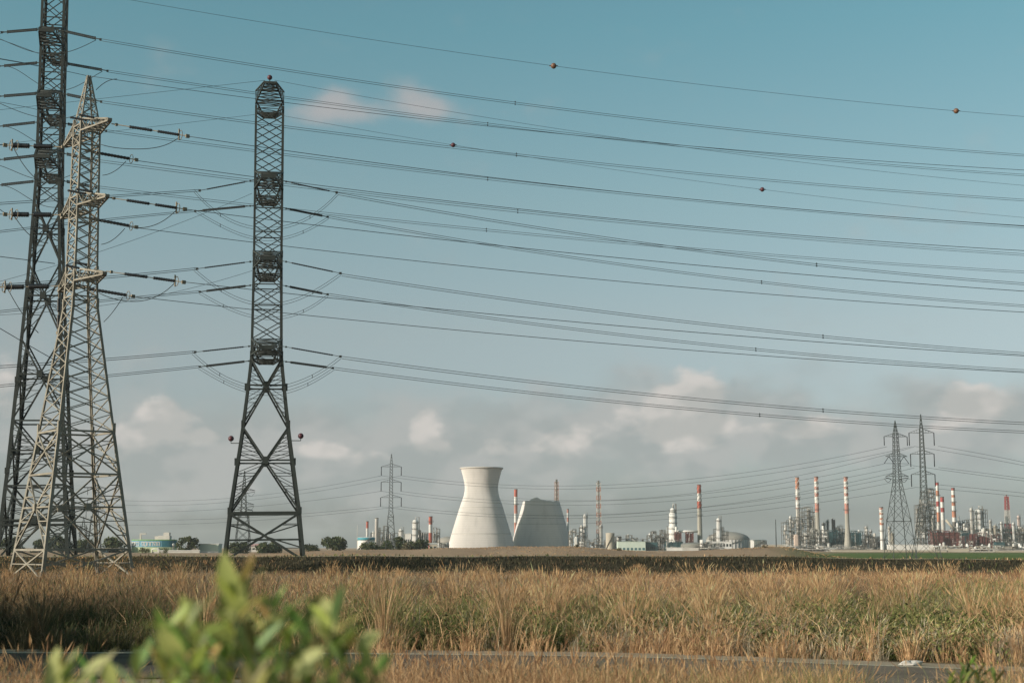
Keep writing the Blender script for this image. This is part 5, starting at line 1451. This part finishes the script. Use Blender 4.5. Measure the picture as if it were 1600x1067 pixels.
# ------------------------------------------------------------------ right group
Z = -1.1
process_unit('tallest open steel structure left of the first striped stacks', 1225, 1276, [816, 812, 808, 794, 792, 800], 1470, seed=21, vessels=47, z0=Z, depth=22)
process_unit('piped steel structure in front of the two tall stacks', 1254, 1292, [830, 826, 832, 828], 1440, seed=22, vessels=35, z0=Z, depth=12)
chimney('stack with tarnished orange top, leftmost of the three tall striped stacks', 1248.5, 745.5, 858, 7.0, 1490, [(764, M_ORANGE), (776, M_WHITE), (781, M_PINK), (793, M_WHITE), (795, M_PINK)], wtop=5.6, z0=Z, plats=(777, 794), base_mat=M_DWHITE, strake=2)
chimney('middle one of the three tall striped stacks, grey shaft with a flared foot', 1278.5, 744.5, 859, 6.8, 1440, [(752, M_PINK), (760, M_WHITE), (765, M_PINK), (770, M_WHITE), (776, M_PINK), (786, M_WHITE), (800, M_PINK)], wtop=6.0, z0=Z, plats=(796,), foot=3.0, strake=2)
chimney('rightmost of the three tall striped stacks, beside the teal structure', 1325, 744.8, 860, 6.8, 1430, [(752, M_PINK), (760, M_WHITE), (764, M_PINK), (770, M_WHITE), (775, M_PINK), (786, M_WHITE), (802, M_PINK)], wtop=6.0, z0=Z, plats=(796.5,), foot=3.6, strake=2)
column('pinkish squat drum at the foot of the tarnished orange stack', 1245, 834, 858, 9, 1425, mat('pinkish_render', (.47, .37, .31), .8), 0, z0=Z)
process_unit('dark teal clad structure between the two tall striped stacks', 1284, 1322, [832, 830, 828, 830, 832], 1465, seed=23, vessels=8, m=M_TEAL, z0=Z, clad=(M_TEAL, [(.2, .55, .1, .92), (.6, .95, .05, .5)]), depth=14)
process_unit('dark teal structure right of the rightmost tall stack', 1329, 1346, [829, 830], 1460, seed=24, vessels=4, m=M_TEAL, z0=Z, clad=(M_TEAL, [(.1, .9, .08, .9)]), depth=12)
column('pale slim column above the teal structure', 1288, 816, 858, 4.2, 1480, M_BEIGE, 1, z0=Z)
column('dark green slim column above the teal structure', 1294, 812, 858, 3.2, 1480, M_TEAL, 1, z0=Z)
column('left one of two dark brown vents above the teal structure', 1301.5, 810, 858, 2.0, 1480, mat('dark_brown_steel', (.10, .065, .055), .7), 0, z0=Z)
column('right one of two dark brown vents above the teal structure', 1304.5, 811.5, 858, 2.4, 1482, mat('dark_brown_steel', (.10, .065, .055), .7), 0, z0=Z)
process_unit('rust toned roof clutter between the two tall stacks', 1306, 1322, [824, 821, 826], 1478, seed=25, vessels=14, z0=Z, depth=10)
building('pale low dome shed between the feet of the tall stacks', 1288, 1312, 857, 861, 1400, M_WHITE, M_WHITE, 6, 0, slope=1.0, z0=Z)
process_unit('grey process block left of the short striped chimney', 1346, 1368, [836, 830, 838, 840], 1460, seed=26, vessels=32, z0=Z)
process_unit('low process block right beside the short striped chimney', 1362, 1386, [842, 838, 844], 1470, seed=27, vessels=17, z0=Z)
chimney('short spiral striped chimney left of the slim pylons', 1379, 792, 860, 6.6, 1400, [(796, M_PINK), (801, M_WHITE), (804, M_ORANGE), (809, M_WHITE), (812, M_ORANGE), (816, M_WHITE), (820, M_ORANGE)], wtop=5.6, z0=Z, plats=(829, 843), base_mat=M_WHITE, strake=2)
column('white slim column right of the short striped chimney', 1390.5, 822, 860, 4.0, 1430, M_DWHITE, 1, z0=Z)
column('beige slim column beside the white one near the slim pylons', 1394.5, 832, 860, 4.6, 1430, M_BEIGE, 1, z0=Z)
building('long white flat roofed hall behind the feet of the slim pylons', 1389, 1455, 851, 861, 1330, M_WHITE, M_WHITE, 12, 0, z0=Z, base=M_BEIGE)
process_unit('tall thin frame left of the taller slim pylon', 1433, 1445, [789, 788], 1490, seed=28, vessels=11, z0=Z, depth=10)
process_unit('tallest open frame behind the taller slim pylon', 1444, 1466, [768, 764, 765], 1500, seed=29, vessels=29, z0=Z, depth=14)
chimney('tallest orange and white chimney rising from the red furnace', 1468.5, 753.5, 858, 5.6, 1470, [(758, M_BAND), (766, M_WHITE), (774, M_ORANGE), (783, M_WHITE), (791, M_BAND), (800, M_WHITE), (815, M_ORANGE)], wtop=4.6, z0=Z, base_mat=M_DWHITE, plats=(774,), strake=0)
chimney('shorter fat red and white chimney beside the tallest one over the furnace', 1475.3, 776, 858, 6.2, 1480, [(784, M_BAND), (793, M_WHITE), (800, M_BAND), (812, M_WHITE)], wtop=5.6, z0=Z, base_mat=M_DWHITE)
chimney('clean banded chimney with flared foot right of the red furnace', 1493, 762, 858, 7.6, 1500, [(766, M_BAND), (773, M_WHITE), (777, M_ORANGE), (784, M_WHITE), (790, M_ORANGE), (798, M_WHITE), (808, M_ORANGE), (815, M_WHITE)], wtop=5.2, z0=Z, plats=(784.5, 798), base_mat=M_FRAME, foot=1.0)
def furnace():
    t = process_unit('large oxide red furnace block below the two twin chimneys', 1455, 1496, [829, 828, 830, 829, 832], 1450, seed=30, vessels=8, z0=Z, m=M_BRICK, clad=(M_BRICK, [(.02, .98, .20, .90)]), depth=14, group='red boilers')
    k = 1450 / F; b = MB(); W = 41 * k; H = zat(1475, 828, 1450) - Z
    for i in range(9):
        for j in range(2): b.box((-W / 2 + W * (i + .5) / 9, -5.1, H * (.36 + .22 * j)), (W / 9 * .5, .5, H * .10))
    b.build('louvre', M_DWHITE, t)
furnace()
duct('sloping beige duct from the furnace chimneys down to the right', [(1478, 812), (1492, 828)], 1455, 1.3, M_BEIGE, legs=False)
duct('long beige pipe bridge running to the right edge', [(1494, 828), (1560, 828), (1640, 828)], 1490, 1.6, M_BEIGE, square=True, z0=Z)
process_unit('dark green clad unit right of the red furnace', 1501, 1515, [829, 830], 1445, seed=31, vessels=8, z0=Z, m=M_TEAL, clad=(M_TEAL, [(.1, .9, .25, .9)]), depth=10)
process_unit('pale pipework under the clean banded chimney', 1490, 1520, [824, 826, 822, 826], 1480, seed=32, vessels=20, z0=Z)
column('slim pale column left of the big ringed column', 1520, 793, 858, 4.0, 1460, M_DWHITE, 4, z0=Z)
column('big white ringed column above the right red unit', 1531, 795, 858, 10.0, 1465, M_WHITE, 6, z0=Z)
process_unit('dark frame wrapped round the big ringed column', 1524, 1542, [798, 795, 796], 1472, seed=33, vessels=8, z0=Z, depth=12)
process_unit('right oxide red unit with grey pipes below the ringed column', 1516, 1562, [834, 836, 832, 835, 838, 836], 1440, seed=34, vessels=29, z0=Z, m=M_BRICK, clad=(M_BRICK, [(.02, .14, .1, .9), (.3, .42, .2, .8), (.48, .6, .1, .75)]), depth=12, group='red boilers')
building('blue green box shed right of the right red unit', 1555, 1568, 847, 858, 1420, M_TEAL, M_TEAL, 8, 0, z0=Z)
building('long beige hall at the right edge below the pipe bridge', 1562, 1640, 833, 858, 1500, M_BEIGE, M_BEIGE, 14, 14, M_GREYR, z0=Z, wrow=.5, wh=.3)
process_unit('pipework along the front of the long beige hall', 1560, 1632, [846, 842, 848, 845, 850, 846, 848], 1430, seed=35, vessels=32, z0=Z, storey=3.0, bar=.32)
chimney('red and white lattice mast at the right edge', 1576.5, 772.5, 858, 1.5, 1520, [(778, M_BAND)], base_mat=M_DWHITE, lattice=(9.0, 4.4, M_BAND), z0=Z, name='lattice_mast', group='masts')
column('slim pink topped column at the far right edge', 1593.5, 805, 858, 4.2, 1500, mat('pale_pink_column', (.52, .42, .38), .7), 3, z0=Z)
for a, b_, yt, lb, m in ((1462, 1478, 859.5, 'low rubble coloured hut at the foot of the red furnace', M_BEIGE), (1480, 1512, 857, 'long low pale shed before the dark green unit', M_BEIGE), (1514, 1552, 861.5, 'long bright white wall on the green meadow edge', M_WHITE), (1553, 1612, 860, 'low beige wall at the right edge of the green meadow', M_BEIGE)):
    building(lb, a, b_, yt, 866, 1150, m, M_DWHITE, 4, 0, z0=Z - .2, name='boundary_wall' if 'wall' in lb else 'low_building')
process_unit('scatter of pale pipes before the red furnace', 1456, 1516, [854, 852, 855, 853, 854, 856], 1280, seed=36, vessels=26, z0=Z, storey=2.4, bar=.3, m=M_BEIGE)
process_unit('scatter of pale pipes before the right red unit', 1516, 1600, [855, 853, 856, 852, 855, 854, 856], 1270, seed=37, vessels=29, z0=Z, storey=2.4, bar=.3, m=M_BEIGE)
process_unit('low pale pipe racks at the feet of the three tall stacks', 1226, 1350, [852, 854, 851, 853, 855, 852, 854, 853], 1360, seed=38, vessels=26, z0=Z, storey=2.6, bar=.3, m=M_PIPE)
building('low fence wall along the far edge of the green meadow', 1300, 1392, 859, 862, 1200, M_BEIGE, M_BEIGE, .6, 0, z0=Z, name='boundary_wall')

process_unit('crowded pipe structure behind the dark green unit at right', 1496, 1522, [814, 818, 812, 820], 1510, seed=41, vessels=30, z0=Z, depth=12)
process_unit('crowded pipe structure under the long pipe bridge at right', 1540, 1600, [826, 822, 828, 818, 824, 827, 821], 1475, seed=42, vessels=46, z0=Z, depth=12)
process_unit('rusty piping block left of the right red unit', 1498, 1520, [842, 838, 844], 1425, seed=43, vessels=14, z0=Z, depth=8, m=M_BRICK)
for px, yt, wp, m_, lb in ((1508, 818, 3.0, M_WHITE, 'slim white column between the banded chimney and the ringed column'), (1513, 824, 4.2, M_DWHITE, 'stubby pale column left of the slim ringed pair'), (1549, 812, 3.2, M_DWHITE, 'slim pale column right of the big ringed column'),
        (1556, 820, 4.0, M_BEIGE, 'beige column between the ringed column and the lattice mast'), (1566, 815, 2.6, M_WHITE, 'thin white column left of the red and white lattice mast'), (1585, 816, 3.4, M_WHITE, 'thin white column right of the red and white lattice mast'),
        (1459, 806, 3.4, M_DWHITE, 'pale column left of the tallest furnace chimney'), (1354, 822, 3.6, M_DWHITE, 'pale column over the grey block beside the teal structure'), (1361, 828, 3.0, M_WHITE, 'short white column left of the short spiral chimney'),
        (1236, 806, 3.4, M_WHITE, 'white column inside the left end of the tallest steel structure'), (1264, 800, 4.0, M_DWHITE, 'pale column inside the right end of the tallest steel structure'), (1271, 812, 3.0, M_PIPE, 'grey column just left of the middle tall striped stack')):
    column(lb, px, yt, 858, wp, 1462, m_, 3, z0=Z)
process_unit('busy pipe block right of the lattice flare stack and raised tank', 962, 1004, [838, 842, 836, 840, 843], 1460, seed=44, vessels=20, storey=3.2)
process_unit('busy pipe block left of the big stepped column', 1018, 1046, [830, 836, 828, 834], 1490, seed=45, vessels=18, storey=3.4)

# ------------------------------------------------------------------ haze
hz = MB(); hz.box((0, 4500, 55), (19000, 9900, 115))
def haze_mat():
    m = bpy.data.materials.new('thin_haze'); t, N, L = nt(m); out = N['Material Output']
    N.remove(N['Principled BSDF']); v = N.new('ShaderNodeVolumePrincipled'); v.inputs['Density'].default_value = HAZE; v.inputs['Color'].default_value = (.80, .86, .86, 1)
    v.inputs['Anisotropy'].default_value = .0
    L.new(v.outputs[0], out.inputs['Volume']); return m
HAZE = .00006
ho = hz.build('haze', haze_mat()); tag(ho, 'thin pale haze over the plain', 'haze', kind='stuff')
